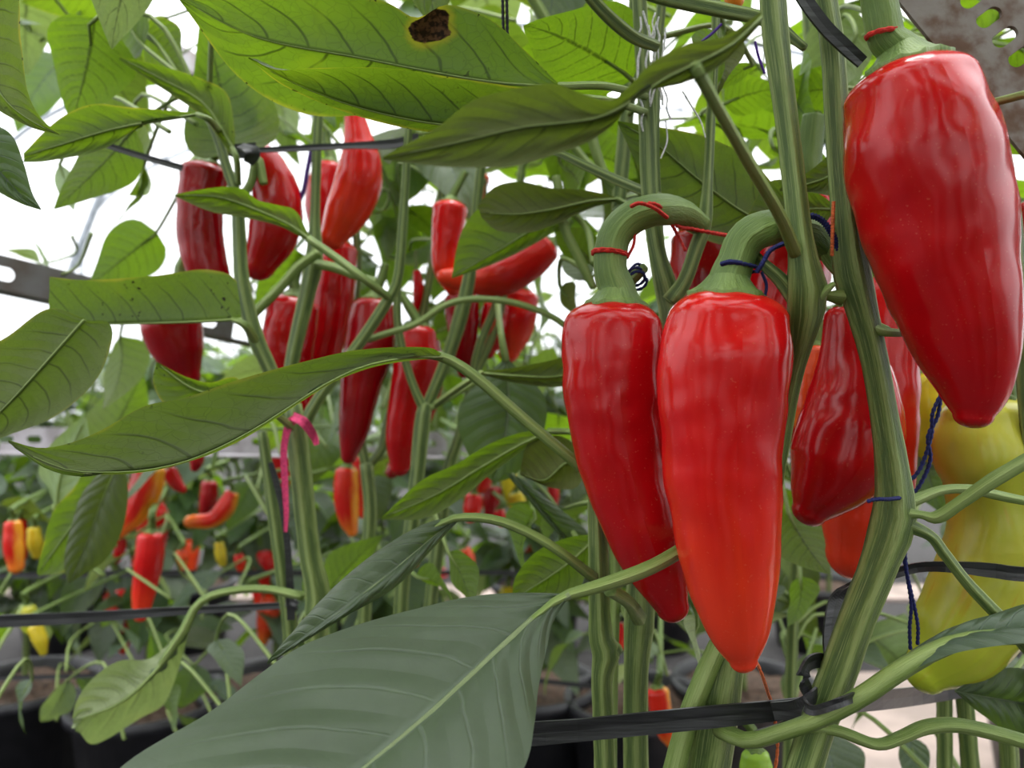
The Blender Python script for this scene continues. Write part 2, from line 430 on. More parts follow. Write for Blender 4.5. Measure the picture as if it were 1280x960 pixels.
class Plant:
    def __init__(s, base, label, group=None):
        s.org = Vector(base); s.root = empty('pepper_plant', s.org, label, 'plant', group); s.pts = []
    def stem(s, rows, D=None, mat='stem', name='stem', rib=0.07, n=40, sides=20, lump=0.05, world=False):
        rows = rows if world else path(rows, D)
        o = tube(name, rows, M[mat], s.root, s.org, n, sides, rib, lump)
        s.pts += [Vector(q[:3]) for q in curve(rows, n)]
        return o
    def near(s, B):
        return min(s.pts, key=lambda q: (q - B).length_squared) if s.pts else s.org
    def petiole(s, leaf, rows4, mat='twig', n=18):
        o = tube('petiole', rows4, M[mat], leaf, s.org, n, 9, 0.06)
        return o
    def leaf(s, rails, D, mat='leaf', see='under', pet=None, n=44, m=21, quilt=0.0009, rib=2.2, wavy=0.0):
        """rails: base-to-tip pixel polylines across the blade, (px, py[, depth]); the middle one is the midrib"""
        R = np.stack([curve([tuple(P(q[0], q[1], q[2] if len(q) > 2 else D)) for q in r], n) for r in rails])   # k,n,3
        k = len(rails); mi = k // 2
        us = np.linspace(0, k - 1, m); G = np.zeros((n, m, 3))
        for j, x in enumerate(us):
            i = min(int(x), k - 2); f = x - i
            a, b = R[i], R[i + 1]
            G[:, j] = a * (1 - f) + b * f
        du = np.gradient(G, axis=1); dv = np.gradient(G, axis=0)
        N = np.cross(du, dv); N /= np.linalg.norm(N, axis=2)[..., None] + 1e-12
        ctr = G.mean(axis=(0, 1)); view = ctr - np.array([0, 0, H])
        face = (N.mean(axis=(0, 1)) @ view) < 0             # normal towards the camera
        flip = (face and see == 'under') or (not face and see == 'top')
        sg = -1.0 if flip else 1.0
        U = us / (k - 1) * 2 - 1
        vv = np.linspace(0, 1, n)
        A = np.abs(U)
        t = (vv[:, None] - 0.2 * A[None] ** 1.25) * 8.5 + np.sign(U)[None] * 0.22
        q = np.abs(np.sin(np.pi * (t + 0.25))) * (1 - A[None] ** 2) * np.minimum(1, A[None] * 6)
        ar = 0.004 * np.sin(np.pi * A[None] ** 0.9) * np.sin(np.pi * vv)[:, None]    # blade halves arch a little
        wv = wavy * np.sin(vv * 17 + (U > 0) * 2.0 * 1.0 + 0 * vv)[:, None] * (A[None] ** 3) if False else wavy * np.sin(vv[:, None] * 19 + (U[None] > 0) * 1.3) * A[None] ** 3
        G = G + N * sg * (quilt * q + ar + wv)[..., None]
        V = [Vector(x) - s.org for x in G.reshape(-1, 3)]
        UV = [((U[j] + 1) / 2, vv[i]) for i in range(n) for j in range(m)]
        Fc = []
        for i in range(n - 1):
            for j in range(m - 1):
                f = (i * m + j, i * m + j + 1, (i + 1) * m + j + 1, (i + 1) * m + j)
                Fc.append(f[::-1] if flip else f)
        o = link_mesh('leaf', make_mesh('leaf', V, Fc, M[mat], UV), s.root)
        if rib:
            mid = G[:, int(round((m - 1) * mi / (k - 1)))]; Dm = mid[0][1]
            rows = [(*(mid[i] - N[i, m // 2] * sg * 0.0004), rib * Dm / F * (1 - 0.85 * vv[i])) for i in range(0, n - 3, 4)]
            tube('midrib', rows, M['rib' if mat == 'leaf_dark' else 'twig'], o, s.org, 30, 7)
        if pet: s.petiole(o, path(pet, D))
        return o
    def gleaf(s, B, T, N, mat='leaf', wid=1.0, tpl=None, pet=True, pr=0.0017):
        mw = leaf_matrix(B, T, N, wid)
        o = link_mesh('leaf', random.choice(LM[mat]) if tpl is None else LM[mat][tpl], s.root)
        loc = mw.copy(); loc.translation = mw.translation - s.org
        o.matrix_local = loc
        if pet and s.pts:
            A = s.near(B)
            if (A - B).length > 0.16: A = B + (A - B).normalized() * 0.16
            d = (B - T).normalized(); Lp = (A - B).length
            rows = [(*A, pr * 1.2), (*(A * 0.5 + B * 0.5 + d * Lp * 0.2 + Vector((0, 0, Lp * 0.12))), pr), (*B, pr * 0.9), (*(B * 0.75 + T * 0.25), pr * 0.5)]
            iv = mw.inverted(); V, Fc, UV = tube_geo(rows, 12, 7)
            link_mesh('petiole', make_mesh('petiole', [iv @ Vector(v) for v in V], Fc, M['twig'], UV), o)
        return o
    def g(s, x0, y0, x1, y1, D0, D1, N=(0, 0.5, 0.85), mat='leaf', wid=1.0, tpl=None, pet=True):
        return s.gleaf(P(x0, y0, D0), P(x1, y1, D1), Vector(N), mat, wid, tpl, pet)

def yarn(name, label, cat, segs, D, mat, twist=True, group=None):
    """one length of twine; segs are its visible runs (px, py, r[, depth])"""
    rows = [path(x, D) for x in segs]
    org = Vector(rows[0][0][:3])
    def geo(r):
        n = 60; c = curve(r, n)
        if twist: c[:, 3] *= 1 + 0.22 * np.sin(np.arange(n) * 2.1)
        return tube_geo(c, n, 7)
    if len(rows) == 1:
        V, Fc, UV = geo(rows[0])
        o = link_mesh(name, make_mesh(name, off(V, org), Fc, M[mat], UV)); o.location = org
        return tag(o, label, cat, group)
    root = empty(name, org, label, cat, group)
    for r in rows:
        V, Fc, UV = geo(r); link_mesh('strand', make_mesh('strand', off(V, org), Fc, M[mat], UV), root)
    return root

def ring(cx, cy, r, D, tilt=0.0, squash=0.35, thick=2.0, turns=1.0, rise=0.0):
    """a loop of twine around something, as (px, py, r, depth) rows"""
    out = []
    for k in range(int(18 * turns) + 1):
        a = 2 * math.pi * k / 18
        x, y = math.cos(a) * r, -math.sin(a) * r * squash * 0.5 + rise * k
        out.append((cx + x * math.cos(tilt) - y * math.sin(tilt), cy + x * math.sin(tilt) + y * math.cos(tilt), thick, D - math.sin(a) * r * D / F))
    return out

def strap_geo(rows, D, up=(0, 0, 1), thick=0.0007, n=50, twist=0.0):
    c = curve(path(rows, D), n); p, t, a, b = frames(c)
    V, Fc = [], []
    for k in range(n):
        u = Vector(up); tt = Vector(t[k]); u = (u - tt * u.dot(tt)).normalized(); v = tt.cross(u)
        if twist:
            ca, sa = math.cos(twist * k / n), math.sin(twist * k / n); u, v = u * ca + v * sa, v * ca - u * sa
        h = c[k, 3]; q = Vector(p[k])
        V += [q + u * h + v * thick, q + u * h - v * thick, q - v * thick * 1.3, q - u * h - v * thick, q - u * h + v * thick, q + v * thick * 0.2]
    for k in range(n - 1):
        for j in range(6): Fc.append((k * 6 + j, k * 6 + (j + 1) % 6, (k + 1) * 6 + (j + 1) % 6, (k + 1) * 6 + j))
    Fc += [tuple(range(5, -1, -1)), tuple((n - 1) * 6 + j for j in range(6))]
    return V, Fc

def strap(label, runs, D, name='plastic_strap', cat='strap', mat='strap', group=None, up=(0, 0, 1)):
    first = path(runs[0][1], D)[0]; org = Vector(first[:3])
    root = empty(name, org, label, cat, group)
    for nm, rows, *kw in runs:
        V, Fc = strap_geo(rows, D, **({'up': up} | (kw[0] if kw else {})))
        link_mesh(nm, make_mesh(nm, off(V, org), Fc, M[mat], None, False), root)
    return root

def slotted(name, label, A, B, wdir, width, thick, slots, mat, flange=0.0, pairs=1, cross=False, first=None):
    """perforated steel angle from A to B; slots: (spacing, length, height) in metres"""
    A, B = Vector(A), Vector(B); x = (B - A); L = x.length; x.normalize()
    y = Vector(wdir); y = (y - x * y.dot(x)).normalized(); z = x.cross(y)
    sp, sl, sh = slots; V, Fc = [], []
    def add(poly, holes):
        loops = [[Vector((*q, 0)) for q in poly]] + [[Vector((*q, 0)) for q in h] for h in holes]
        tri = tessellate_polygon(loops); flat = [q for l in loops for q in l]; k = len(V)
        for zz in (0, thick): V.extend(A + x * q.x + y * q.y + z * zz for q in flat)
        n = len(flat)
        for f in tri: Fc.append(tuple(k + i for i in f)); Fc.append(tuple(k + n + i for i in f[::-1]))
        i0 = 0
        for l in loops:
            for i in range(len(l)):
                a, b = i0 + i, i0 + (i + 1) % len(l); Fc.append((k + a, k + b, k + n + b, k + n + a))
            i0 += len(l)
    nseg = max(1, int(L / sp))
    for i in range(nseg):
        x0, x1 = i * sp, (i + 1) * sp
        holes = []
        for j in range(pairs):
            cy = width * (j + 1) / (pairs + 1) if first is None else first + j * 0.045; cx = x0 + sp * (0.5 if j % 2 == 0 else 0.45)
            h = []
            for k in range(16):
                a = 2 * math.pi * k / 16; ex = (sl - sh) / 2 if math.cos(a) > 0 else -(sl - sh) / 2
                hx, hy = ex + math.cos(a) * sh / 2, math.sin(a) * sh / 2
                h.append((cx - hy, cy + hx) if cross else (cx + hx, cy + hy))
            holes.append(h[::-1])
        add([(x0, 0), (x1, 0), (x1, width), (x0, width)], holes)
    if flange:
        k = len(V); c0 = [A, A + x * L, A + x * L + z * flange, A + z * flange]
        V.extend(c0); V.extend(q - y * thick for q in c0)
        Fc.extend([(k, k + 1, k + 2, k + 3), (k + 7, k + 6, k + 5, k + 4)] + [(k + i, k + 4 + i, k + 4 + (i + 1) % 4, k + (i + 1) % 4) for i in range(4)])
    o = link_mesh(name, make_mesh(name, off(V, A), Fc, M[mat], None, False)); o.location = A
    return tag(o, label, 'steel bar')


# ------------------------------------------------------------------ greenhouse shell (setting)
def box(name, lo, hi, mat, kind='structure', bm=None):
    (x0, y0, z0), (x1, y1, z1) = lo, hi
    V = [(x, y, z) for x in (x0, x1) for y in (y0, y1) for z in (z0, z1)]
    Fc = [(0, 1, 3, 2), (4, 6, 7, 5), (0, 4, 5, 1), (2, 3, 7, 6), (0, 2, 6, 4), (1, 5, 7, 3)]
    o = link_mesh(name, make_mesh(name, V, Fc, M[mat], None, False)); o['kind'] = kind
    return o
box('floor', (-6, -3, -0.1), (6, 11, 0.0), 'mat')
box('path', (0.30, 0.7, 0.0), (3.2, 2.05, 0.012), 'path')
box('path', (-6, 2.75, 0.0), (6, 2.95, 0.012), 'path')
def film_sheet(name, pts, y0, y1):
    V = [(x, y, z) for y in (y0, y1) for x, z in pts]; n = len(pts)
    o = link_mesh(name, make_mesh(name, V, [(i, i + 1, n + i + 1, n + i) for i in range(n - 1)], M['film'])); o['kind'] = 'structure'
arc = [(5.8 * math.cos(a), 2.6 + 2.0 * math.sin(a)) for a in np.linspace(0, math.pi, 25)]
film_sheet('ceiling', arc, -2.8, 10.8)
film_sheet('wall_west', [(-5.8, 2.6), (-5.8, 0)], -2.8, 10.8)
film_sheet('wall_east', [(5.8, 0), (5.8, 2.6)], -2.8, 10.8)
V = [(5.8, 10.8, 0), *[(x, 10.8, z) for x, z in arc], (-5.8, 10.8, 0)]
o = link_mesh('wall_north', make_mesh('wall_north', V, [tuple(range(len(V)))], M['film'])); o['kind'] = 'structure'
for k, y in enumerate((1.9, 4.1, 6.3, 8.5, 10.7)):
    rows = [(-5.75, y, 0, 0.03), (-5.75, y, 1.4, 0.03)] + [(x * 0.992, y, z - 0.03, 0.03) for x, z in arc[::-1]] + [(5.75, y, 1.4, 0.03), (5.75, y, 0, 0.03)]
    o = tube('trim_%d' % (k + 1), rows, M['pipe'], None, Vector(), 60, 10); o['kind'] = 'structure'
for k, i in enumerate((5, 9, 12, 15, 19)):
    x, z = arc[i]
    o = tube('trim_%d' % (k + 6), [(x, -2.7, z - 0.05, 0.02), (x, 10.7, z - 0.05, 0.02)], M['pipe'], None, Vector(), 6, 8); o['kind'] = 'structure'
o = tube('trim_11', path([(20, -25, 30), (80, 8, 30), (200, 72, 28), (330, 150, 28)], 2.3), M['dark_steel'], None, Vector(), 20, 4); o['kind'] = 'structure'
o = tube('trim_12', path([(150, 180, 5), (88, 340, 5), (60, 420, 5)], 2.6), M['pipe'], None, Vector(), 8, 8); o['kind'] = 'structure'

# perforated steel angles
o = slotted('slotted_angle', 'wide rusty slotted steel angle leaning above the largest hanging pepper', P(900, -268, 0.44), P(1600, 594, 0.39), P(1200, -60, 0.42) - P(1122, 3, 0.42), 0.12, 0.0025, (0.0132, 0.0145, 0.0078), 'rust', 0.0, 1, True, 0.031)
o = slotted('slotted_angle', 'dark slotted steel angle crossing bright film behind the curled spotted leaf', P(-60, 352, 0.80), P(330, 436, 1.05), (0, 0, 1), 0.038, 0.0025, (0.075, 0.03, 0.015), 'dark_steel', 0.035, 1)
o = slotted('slotted_angle', 'light grey slotted steel rail running level along the far plant row', P(-150, 562, 1.28), P(980, 574, 1.28), (0, 0, 1), 0.038, 0.0025, (0.045, 0.025, 0.012), 'steel', 0.04, 1)

# ------------------------------------------------------------------ hero plants
def ground(px, py, D, r):
    """rows that carry a stem on from (px, py) down to the floor"""
    b = P(px, py, D)
    return [(b.x, b.y, b.z, r), (b.x + random.uniform(-.02, .02), b.y + 0.02, b.z * 0.5, r), (b.x, b.y + 0.03, 0.0, r * 1.1)]
def base(px, D): return Vector(((px - 640) / F * D, D + 0.03, 0))

h1 = Plant(base(875, 0.40), 'pepper plant with fat ribbed stem rising just behind the central red pepper')
h1.stem([(963, -40, 16, .345), (968, 40, 16, .345), (980, 130, 14, .345), (992, 230, 14, .345), (1001, 310, 16, .345), (1008, 365, 24, .348), (1003, 405, 20, .355), (988, 470, 14, .375), (972, 560, 13, .395), (950, 680, 14, .41), (918, 780, 18, .41), (900, 850, 26, .405), (890, 910, 28, .405), (876, 1000, 28, .405)])
h1.stem(ground(876, 1000, .405, .0113), world=True, n=12)
h1.stem([(1002, 385, 12, .35), (975, 350, 9, .352), (948, 325, 7, .356), (925, 300, 6, .37)], name='side_shoot')
h1.stem([(1012, 382, 7, .347), (1028, 366, 6, .344), (1043, 354, 3, .342)], name='side_shoot', mat='twig')
h1.stem([(905, 790, 12, .40), (878, 850, 13, .398), (856, 910, 13, .396), (832, 1000, 14, .395)], mat='twig')

h2 = Plant(base(1010, 0.38), 'pepper plant with upright ribbed stem touching the largest hanging pepper')
h2.stem([(1024, -40, 14), (1040, 60, 14), (1047, 170, 15), (1056, 270, 17), (1063, 335, 22), (1074, 378, 19), (1092, 450, 16), (1108, 540, 17), (1117, 615, 22), (1114, 655, 26), (1096, 710, 22), (1070, 775, 21), (1043, 850, 22), (1015, 925, 21), (990, 1010, 22)], .365)
h2.stem(ground(990, 1010, .365, .008), world=True, n=12)
h2.stem([(1050, 372, 10, .362), (1030, 368, 5, .358), (1014, 352, 4, .352)], name='side_shoot', mat='twig')
h2.stem([(1062, 345, 12, .37), (1046, 330, 12, .378), (1034, 312, 13, .38)], name='side_shoot', mat='twig')
h2.stem([(1112, 648, 12, .362), (1160, 668, 7, .362), (1180, 692, 7, .362), (1210, 730, 7, .362), (1262, 785, 8, .362), (1300, 830, 8, .36)], name='branch')
h2.stem([(1118, 640, 10, .36), (1150, 643, 5, .358), (1172, 646, 8, .355), (1205, 625, 8, .35), (1245, 598, 9, .345), (1310, 560, 9, .34)], name='branch', mat='twig')
h2.stem([(1120, 636, 8, .368), (1150, 622, 7, .375), (1180, 612, 6, .38), (1215, 612, 6, .385), (1250, 620, 6, .39), (1310, 632, 5, .39)], name='branch', mat='twig')
h2.stem([(1088, 408, 6, .362), (1100, 414, 6, .36), (1118, 416, 5, .36), (1150, 416, 4, .37)], name='tendril', mat='twig')
h2.stem([(1086, 350, 4, .37), (1088, 380, 4, .368), (1094, 402, 4, .366), (1110, 412, 4, .36)], name='tendril', mat='twig')

h3 = Plant(base(795, 0.44), 'pepper plant whose forked stem stands between the two big central peppers')
h3.stem([(797, -40, 9), (802, 60, 9), (808, 150, 10), (811, 235, 10), (818, 300, 10), (830, 355, 13), (838, 378, 16), (838, 420, 14), (826, 520, 14), (808, 640, 14), (800, 720, 15), (799, 770, 19), (795, 830, 15), (794, 900, 15), (795, 1000, 15)], .445)
h3.stem(ground(795, 1000, .445, .0067), world=True, n=12)
h3.stem([(838, 378, 12), (856, 350, 9), (870, 310, 9), (880, 280, 9), (885, 220, 6), (888, 150, 6), (892, 90, 5), (896, -20, 5)], .44, name='branch')
h3.stem([(838, 382, 10, .45), (838, 350, 6, .455), (826, 315, 6, .46), (822, 270, 6, .465), (818, 180, 6, .47), (822, 60, 6, .48), (830, -30, 6, .48)], name='branch')
h3.stem([(880, 285, 7), (868, 268, 6), (845, 255, 6), (826, 250, 6), (800, 262, 5)], .445, name='branch')
h3.stem([(826, 248, 6, .445), (770, 225, 6, .46), (700, 192, 5, .48), (640, 160, 5, .50)], name='branch')
h3.stem([(1006, 60, 5, .36), (960, 26, 8, .37), (900, 12, 9, .38), (820, -6, 9, .39), (760, -30, 8, .4)], name='branch')
h3.stem([(820, 58, 7, .41), (790, 45, 8, .40), (755, 15, 8, .39), (720, -25, 7, .38)], name='branch')

h4 = Plant(base(755, 0.42), 'pepper plant with straight knotted stem left bare below the shaded long leaf')
h4.stem([(739, 560, 8), (743, 600, 9), (747, 680, 12), (749, 760, 13), (751, 795, 15), (757, 815, 17), (752, 845, 13), (754, 900, 13), (757, 1000, 13)], .425)
h4.stem(ground(757, 1000, .425, .0055), world=True, n=12)
h4.stem([(752, 812, 12), (766, 812, 11), (772, 818, 8)], .425, name='node')
h4.stem([(762, 560, 5, .47), (768, 650, 6, .47), (769, 740, 6, .47), (767, 820, 6, .47), (763, 1000, 7, .47)], mat='twig')
h4.stem([(741, 568, 8), (739, 520, 7), (742, 440, 6), (738, 400, 5)], .44)

h5 = Plant(base(1275, 0.42), 'pepper plant with slim stem curving down behind the largest hanging pepper')
h5.stem([(1232, 150, 6), (1240, 190, 8), (1255, 225, 10), (1264, 270, 11), (1272, 340, 9), (1276, 420, 9), (1284, 520, 9), (1300, 700, 9)], .42)
h5.stem(ground(1300, 700, .42, .004), world=True, n=14)
h5.stem([(1215, 135, 4, .355), (1245, 127, 5, .345), (1300, 113, 5, .33)], name='side_shoot', mat='twig')
h6 = Plant(base(1195, 0.52), 'pepper plant with two bare stalks standing below the yellow green pepper')
h6.stem([(1180, 800, 9), (1180, 870, 9), (1181, 1000, 9)], .52)
h6.stem([(1200, 800, 10), (1206, 880, 10), (1216, 1000, 11)], .52)
h6.stem([(1256, 860, 10), (1264, 1000, 11)], .52)
h6.stem(ground(1195, 1000, .52, .008), world=True, n=12)

# ------------------------------------------------------------------ main peppers
P1 = pepper('tall red pepper with arched stalk tied with red yarn, beside the central bright pepper', [(769, 408, 61), (767, 450, 62), (768, 500, 60), (778, 570, 55), (800, 650, 48), (822, 710, 38), (840, 758, 21)], .405, 'red',
       [(764, 342, 21), (763, 318, 21), (770, 292, 21), (790, 272, 21), (818, 263, 20), (850, 266, 18, .425), (875, 280, 14, .44)], topk=.55, tipk=.95, seed=1, lob=.04)
P2 = pepper('largest bright red pepper hanging in the centre of the cluster, navy twine on its stalk', [(907, 400, 75), (904, 445, 83), (900, 500, 80), (900, 570, 74), (906, 650, 68), (914, 720, 58), (922, 780, 42), (926, 808, 30), (929, 825, 18)], .352, 'scarlet',
       [(919, 328, 23), (928, 305, 23), (945, 290, 23), (975, 285, 22, .365), (1010, 292, 21, .378), (1035, 312, 17, .382)], topk=.5, tipk=.85, seed=2, lob=.035)
P3 = pepper('largest glossy dark red pepper hanging beside the rusty steel angle', [(1137, 112, 76), (1148, 160, 90), (1160, 220, 92), (1175, 290, 86), (1191, 360, 76), (1209, 430, 61), (1217, 475, 46), (1218, 503, 34), (1217, 519, 23)], .335, 'red',
       [(1108, 48, 22), (1102, 20, 22), (1096, -10, 21), (1090, -45, 20)], topk=.5, tipk=.72, seed=3, lob=.045, lump=.055, calyx=.68)
P4 = pepper('curved red pepper half hidden behind the upright ribbed stem', [(1062, 395, 29), (1064, 440, 36), (1068, 490, 54), (1062, 540, 63), (1044, 586, 58), (1022, 622, 37), (1011, 640, 22)], .425, 'red', [(1052, 350, 10), (1050, 330, 9)], seed=4, tipk=.75, lob=.04)
P5 = pepper('long red pepper at the back, reaching below the curved red pepper', [(1112, 340, 28), (1102, 390, 40), (1098, 460, 46), (1090, 560, 50), (1078, 640, 50), (1068, 690, 34)], .48, 'scarlet', [(1098, 300, 9), (1080, 290, 8)], seed=5, tipk=1.0)
P6 = pepper('dark red pepper behind the forked stem and its red yarn', [(875, 300, 38), (882, 345, 48), (886, 420, 46), (880, 520, 40)], .52, 'crimson', [(868, 262, 11), (872, 240, 10)], seed=6)
P7 = pepper('red pepper behind the stem crossing, its upper body under a broad leaf', [(1018, 258, 34), (1000, 300, 44), (984, 360, 50), (978, 430, 46), (985, 520, 34)], .50, 'red', [(1011, 215, 16), (1013, 180, 15), (1017, 145, 14)], seed=7)
P8 = pepper('small orange red pepper peeping out behind the curved red pepper', [(1020, 440, 18), (1018, 470, 22), (1014, 510, 22), (1006, 545, 12)], .465, 'orange', [(1022, 410, 6), (1022, 390, 6)], seed=8)
P9 = pepper('red pepper at the very edge behind the slim curving stem', [(1300, 260, 26), (1302, 330, 32), (1304, 420, 28), (1300, 480, 14)], .47, 'red', [(1300, 230, 8), (1290, 215, 8)], seed=9)
Y1 = pepper('big yellow green pepper hanging under the largest red pepper', [(1232, 520, 50), (1234, 560, 62), (1244, 600, 57), (1252, 650, 60), (1246, 700, 62), (1226, 750, 62), (1192, 806, 54), (1156, 842, 27)], .445, 'lime', [(1238, 480, 14), (1245, 455, 12), (1262, 440, 10)], seed=10, lob=.05, lump=.04, tipk=.8, name='yellow_green_pepper')
Y2 = pepper('yellow pepper with an orange blush behind the twisted navy twine', [(1152, 480, 30), (1155, 510, 36), (1160, 550, 30), (1162, 575, 16)], .60, 'yellow', [(1150, 450, 8), (1152, 430, 8)], seed=11, name='yellow_pepper')
G1 = pepper('small light green pepper hanging near the bottom strap knot', [(945, 945, 17), (946, 965, 20), (946, 1000, 17)], .46, 'green', [(942, 915, 6), (930, 900, 6)], seed=12, name='green_pepper')

pepper('brownish orange pepper whose tip peeks in at the top edge beside the fat stem', [(914, -70, 20), (916, -25, 18), (918, 0, 12)], .45, 'orange', [(912, -100, 6), (915, -120, 6)], seed=13, name='orange_pepper')

# ------------------------------------------------------------------ hero leaves
# damaged leaf at the top
h3.leaf([[(700, 106, .37), (655, 62, .37), (615, 26, .37), (560, 6, .38), (520, 22, .38), (480, 2, .385), (400, -14, .39), (300, -14, .40), (224, -4, .41)],
         [(700, 108, .37), (600, 100, .385), (450, 72, .40), (320, 46, .41), (224, -2, .41)],
         [(700, 110, .38), (590, 134, .41), (470, 143, .43), (380, 142, .44), (300, 98, .43), (224, 0, .41)]], .37, 'leaf_hurt', pet=[(698, 108, 5), (760, 108, 5), (806, 120, 5, .44)], n=60)
h3.leaf([[(700, 118), (640, 108, .355), (560, 96, .35), (480, 85, .35), (400, 85, .35), (345, 87, .35), (311, 71, .35)],
         [(700, 124, .36), (620, 154, .365), (545, 154, .365), (450, 134, .365), (370, 104, .36), (311, 72, .35)],
         [(700, 126, .375), (620, 162, .38), (545, 166, .385), (450, 146, .385), (360, 110, .37), (311, 73, .35)]], .36, 'leaf_spot', pet=[(698, 122, 5), (760, 126, 5), (806, 140, 5, .44)])
# closest dark leaf sweeping across the top
h1.leaf([[(952, 14), (905, 46), (860, 54), (815, 78), (790, 104), (762, 126), (720, 114), (690, 104), (640, 112), (590, 126), (545, 160), (478, 196)],
         [(952, 22), (905, 64), (865, 82), (815, 108), (770, 140), (720, 152), (650, 160), (575, 178), (478, 198)],
         [(952, 30), (910, 74), (880, 94), (840, 108), (800, 113), (772, 150), (740, 175), (700, 191), (640, 208), (560, 209), (478, 200)]], .245, 'leaf_shade', see='under', pet=[(868, 82, 9), (900, 140, 8, .26), (940, 210, 8, .29), (975, 270, 8, .32), (996, 320, 9, .345)], rib=2)
# edge leaves
hL = Plant(base(-260, 0.55), 'pepper plant beyond the picture edge whose leaves reach past the bright film')
hL.stem([(-160, -60, 8), (-170, 200, 9), (-160, 480, 10), (-170, 800, 11), (-180, 1000, 12)], .5)
hL.stem(ground(-180, 1000, .5, .006), world=True, n=10)
hL.leaf([[(-70, -90), (14, -30), (26, 50), (34, 112), (50, 146), (76, 169)], [(-70, -80), (-34, 40), (0, 116), (40, 152), (76, 169)], [(-70, -70), (-80, 60), (-18, 126), (36, 158), (76, 169)]], .40, 'leaf_spot', pet=[(-70, -80, 4), (-120, -40, 4), (-160, 20, 4, .5)])
hL.leaf([[(-90, 120), (-20, 150), (14, 168), (30, 205), (40, 240), (52, 262)], [(-90, 130), (-40, 175), (0, 215), (28, 245), (52, 262)], [(-90, 140), (-60, 200), (-10, 235), (25, 254), (52, 263)]], .43, 'leaf_dark', see='top', pet=[(-90, 130, 4), (-130, 140, 4), (-165, 180, 4, .5)])
hL.leaf([[(106, 402), (134, 402), (140, 425), (120, 475), (70, 520), (0, 548), (-60, 575)], [(106, 400), (70, 440), (20, 495), (-30, 545), (-60, 575)], [(106, 398), (60, 386), (10, 420), (-40, 450), (-80, 500), (-60, 575)]], .46, 'leaf_olive', see='under')

# ------------------------------------------------------------------ middle plants
m1 = Plant(base(395, 0.60), 'pepper plant with stout pale stem behind the long folded leaf')
m1.stem([(368, 505, 9), (372, 545, 13), (378, 600, 13), (388, 690, 13), (398, 742, 15), (396, 800, 14), (400, 1000, 14)], .58)
m1.stem(ground(400, 1000, .58, .008), world=True, n=10)
m1.stem([(369, 545, 10), (356, 505, 9), (338, 462, 9), (318, 415, 10), (303, 350, 9), (299, 280, 8), (296, 245, 7), (284, 210, 6), (272, 170, 6), (262, 150, 5)], .585, name='branch')
m1.stem([(374, 545, 9), (396, 502, 7), (428, 458, 7), (456, 420, 7), (482, 380, 7), (497, 350, 6), (503, 290, 6), (508, 210, 5), (512, 140, 5)], .60, name='branch')
m1.stem([(362, 470, 8), (370, 430, 9), (384, 370, 10), (393, 325, 11), (394, 270, 6), (396, 200, 6), (400, 120, 6)], .62, name='branch')
m1.stem([(398, 316, 6), (372, 335, 6), (350, 360, 6), (318, 392, 6)], .60, name='branch', mat='twig')
m1.stem([(394, 330, 6), (420, 335, 6), (445, 345, 5), (470, 352, 5)], .61, name='side_shoot', mat='twig')
m1.stem([(330, 230, 5), (322, 200, 6), (314, 228, 5), (300, 250, 6)], .59, name='side_shoot', mat='twig')
m1.stem([(460, 425, 4), (480, 418, 4), (520, 405, 4), (556, 382, 4), (590, 374, 4), (640, 378, 4), (690, 396, 4), (720, 420, 4)], .61, name='branch', mat='twig')
m2 = Plant(base(350, 0.64), 'thin leaning pepper plant beside the pink tape and black tie')
m2.stem([(328, 540, 6), (334, 580, 7), (345, 650, 9), (356, 730, 9), (364, 800, 9), (370, 1000, 9)], .63)
m2.stem(ground(370, 1000, .63, .006), world=True, n=10)
m3 = Plant(base(500, 0.64), 'pepper plant forking above the bright folded leaf, slim peppers around it')
m3.stem([(532, 505, 8), (528, 530, 10), (521, 600, 9), (512, 680, 9), (502, 750, 9), (495, 1000, 10)], .64)
m3.stem(ground(495, 1000, .64, .006), world=True, n=10)
m3.stem([(530, 512, 6), (516, 480, 5), (504, 440, 5), (497, 400, 5), (497, 350, 5)], .64, name='branch')
m3.stem([(533, 510, 7), (546, 480, 7), (562, 440, 8), (576, 395, 9), (586, 350, 8), (592, 300, 6), (600, 220, 6), (612, 100, 5)], .65, name='branch')
m3.stem([(534, 512, 4), (560, 498, 4), (590, 480, 4), (612, 466, 4)], .64, name='side_shoot', mat='twig')
m4 = Plant(base(458, 0.80), 'pepper plant with narrow forked stem behind the slim dark peppers')
m4.stem([(458, 580, 8), (463, 640, 8), (458, 720, 8), (455, 800, 8), (450, 1000, 9)], .76)
m4.stem(ground(450, 1000, .76, .006), world=True, n=10)
m4.stem([(458, 584, 6), (450, 545, 6), (444, 500, 5), (440, 420, 5), (447, 330, 5), (440, 200, 5)], .77, name='branch')
m4.stem([(459, 584, 6), (478, 560, 6), (486, 520, 5), (520, 430, 5), (545, 300, 5), (560, 180, 5)], .78, name='branch')
m5 = Plant(base(560, 0.9), 'dark stemmed pepper plant behind the hanging broad leaf')
m5.stem([(590, 480, 6), (574, 545, 6), (560, 590, 7), (548, 680, 8), (535, 800, 8), (530, 1000, 9)], .70)
m5.stem(ground(530, 1000, .70, .006), world=True, n=10)
m5.stem([(588, 484, 5), (622, 400, 5), (640, 300, 5), (660, 150, 5), (670, 20, 5)], .75, name='branch')
m5.stem([(588, 484, 5), (600, 430, 5), (620, 380, 5), (624, 330, 4)], .70, name='branch')
m6 = Plant(base(700, 0.8), 'tall pale pepper plant behind the closest dark leaf')
m6.stem([(770, 560, 6), (762, 420, 7), (768, 320, 8), (778, 200, 9), (790, 60, 9), (800, -60, 9)], .56)
m6.stem(ground(770, 560, .56, .004), world=True, n=14)
m6.stem([(772, 250, 6), (748, 200, 6), (722, 110, 7), (690, 40, 7), (650, -30, 7)], .58, name='branch', mat='twig')
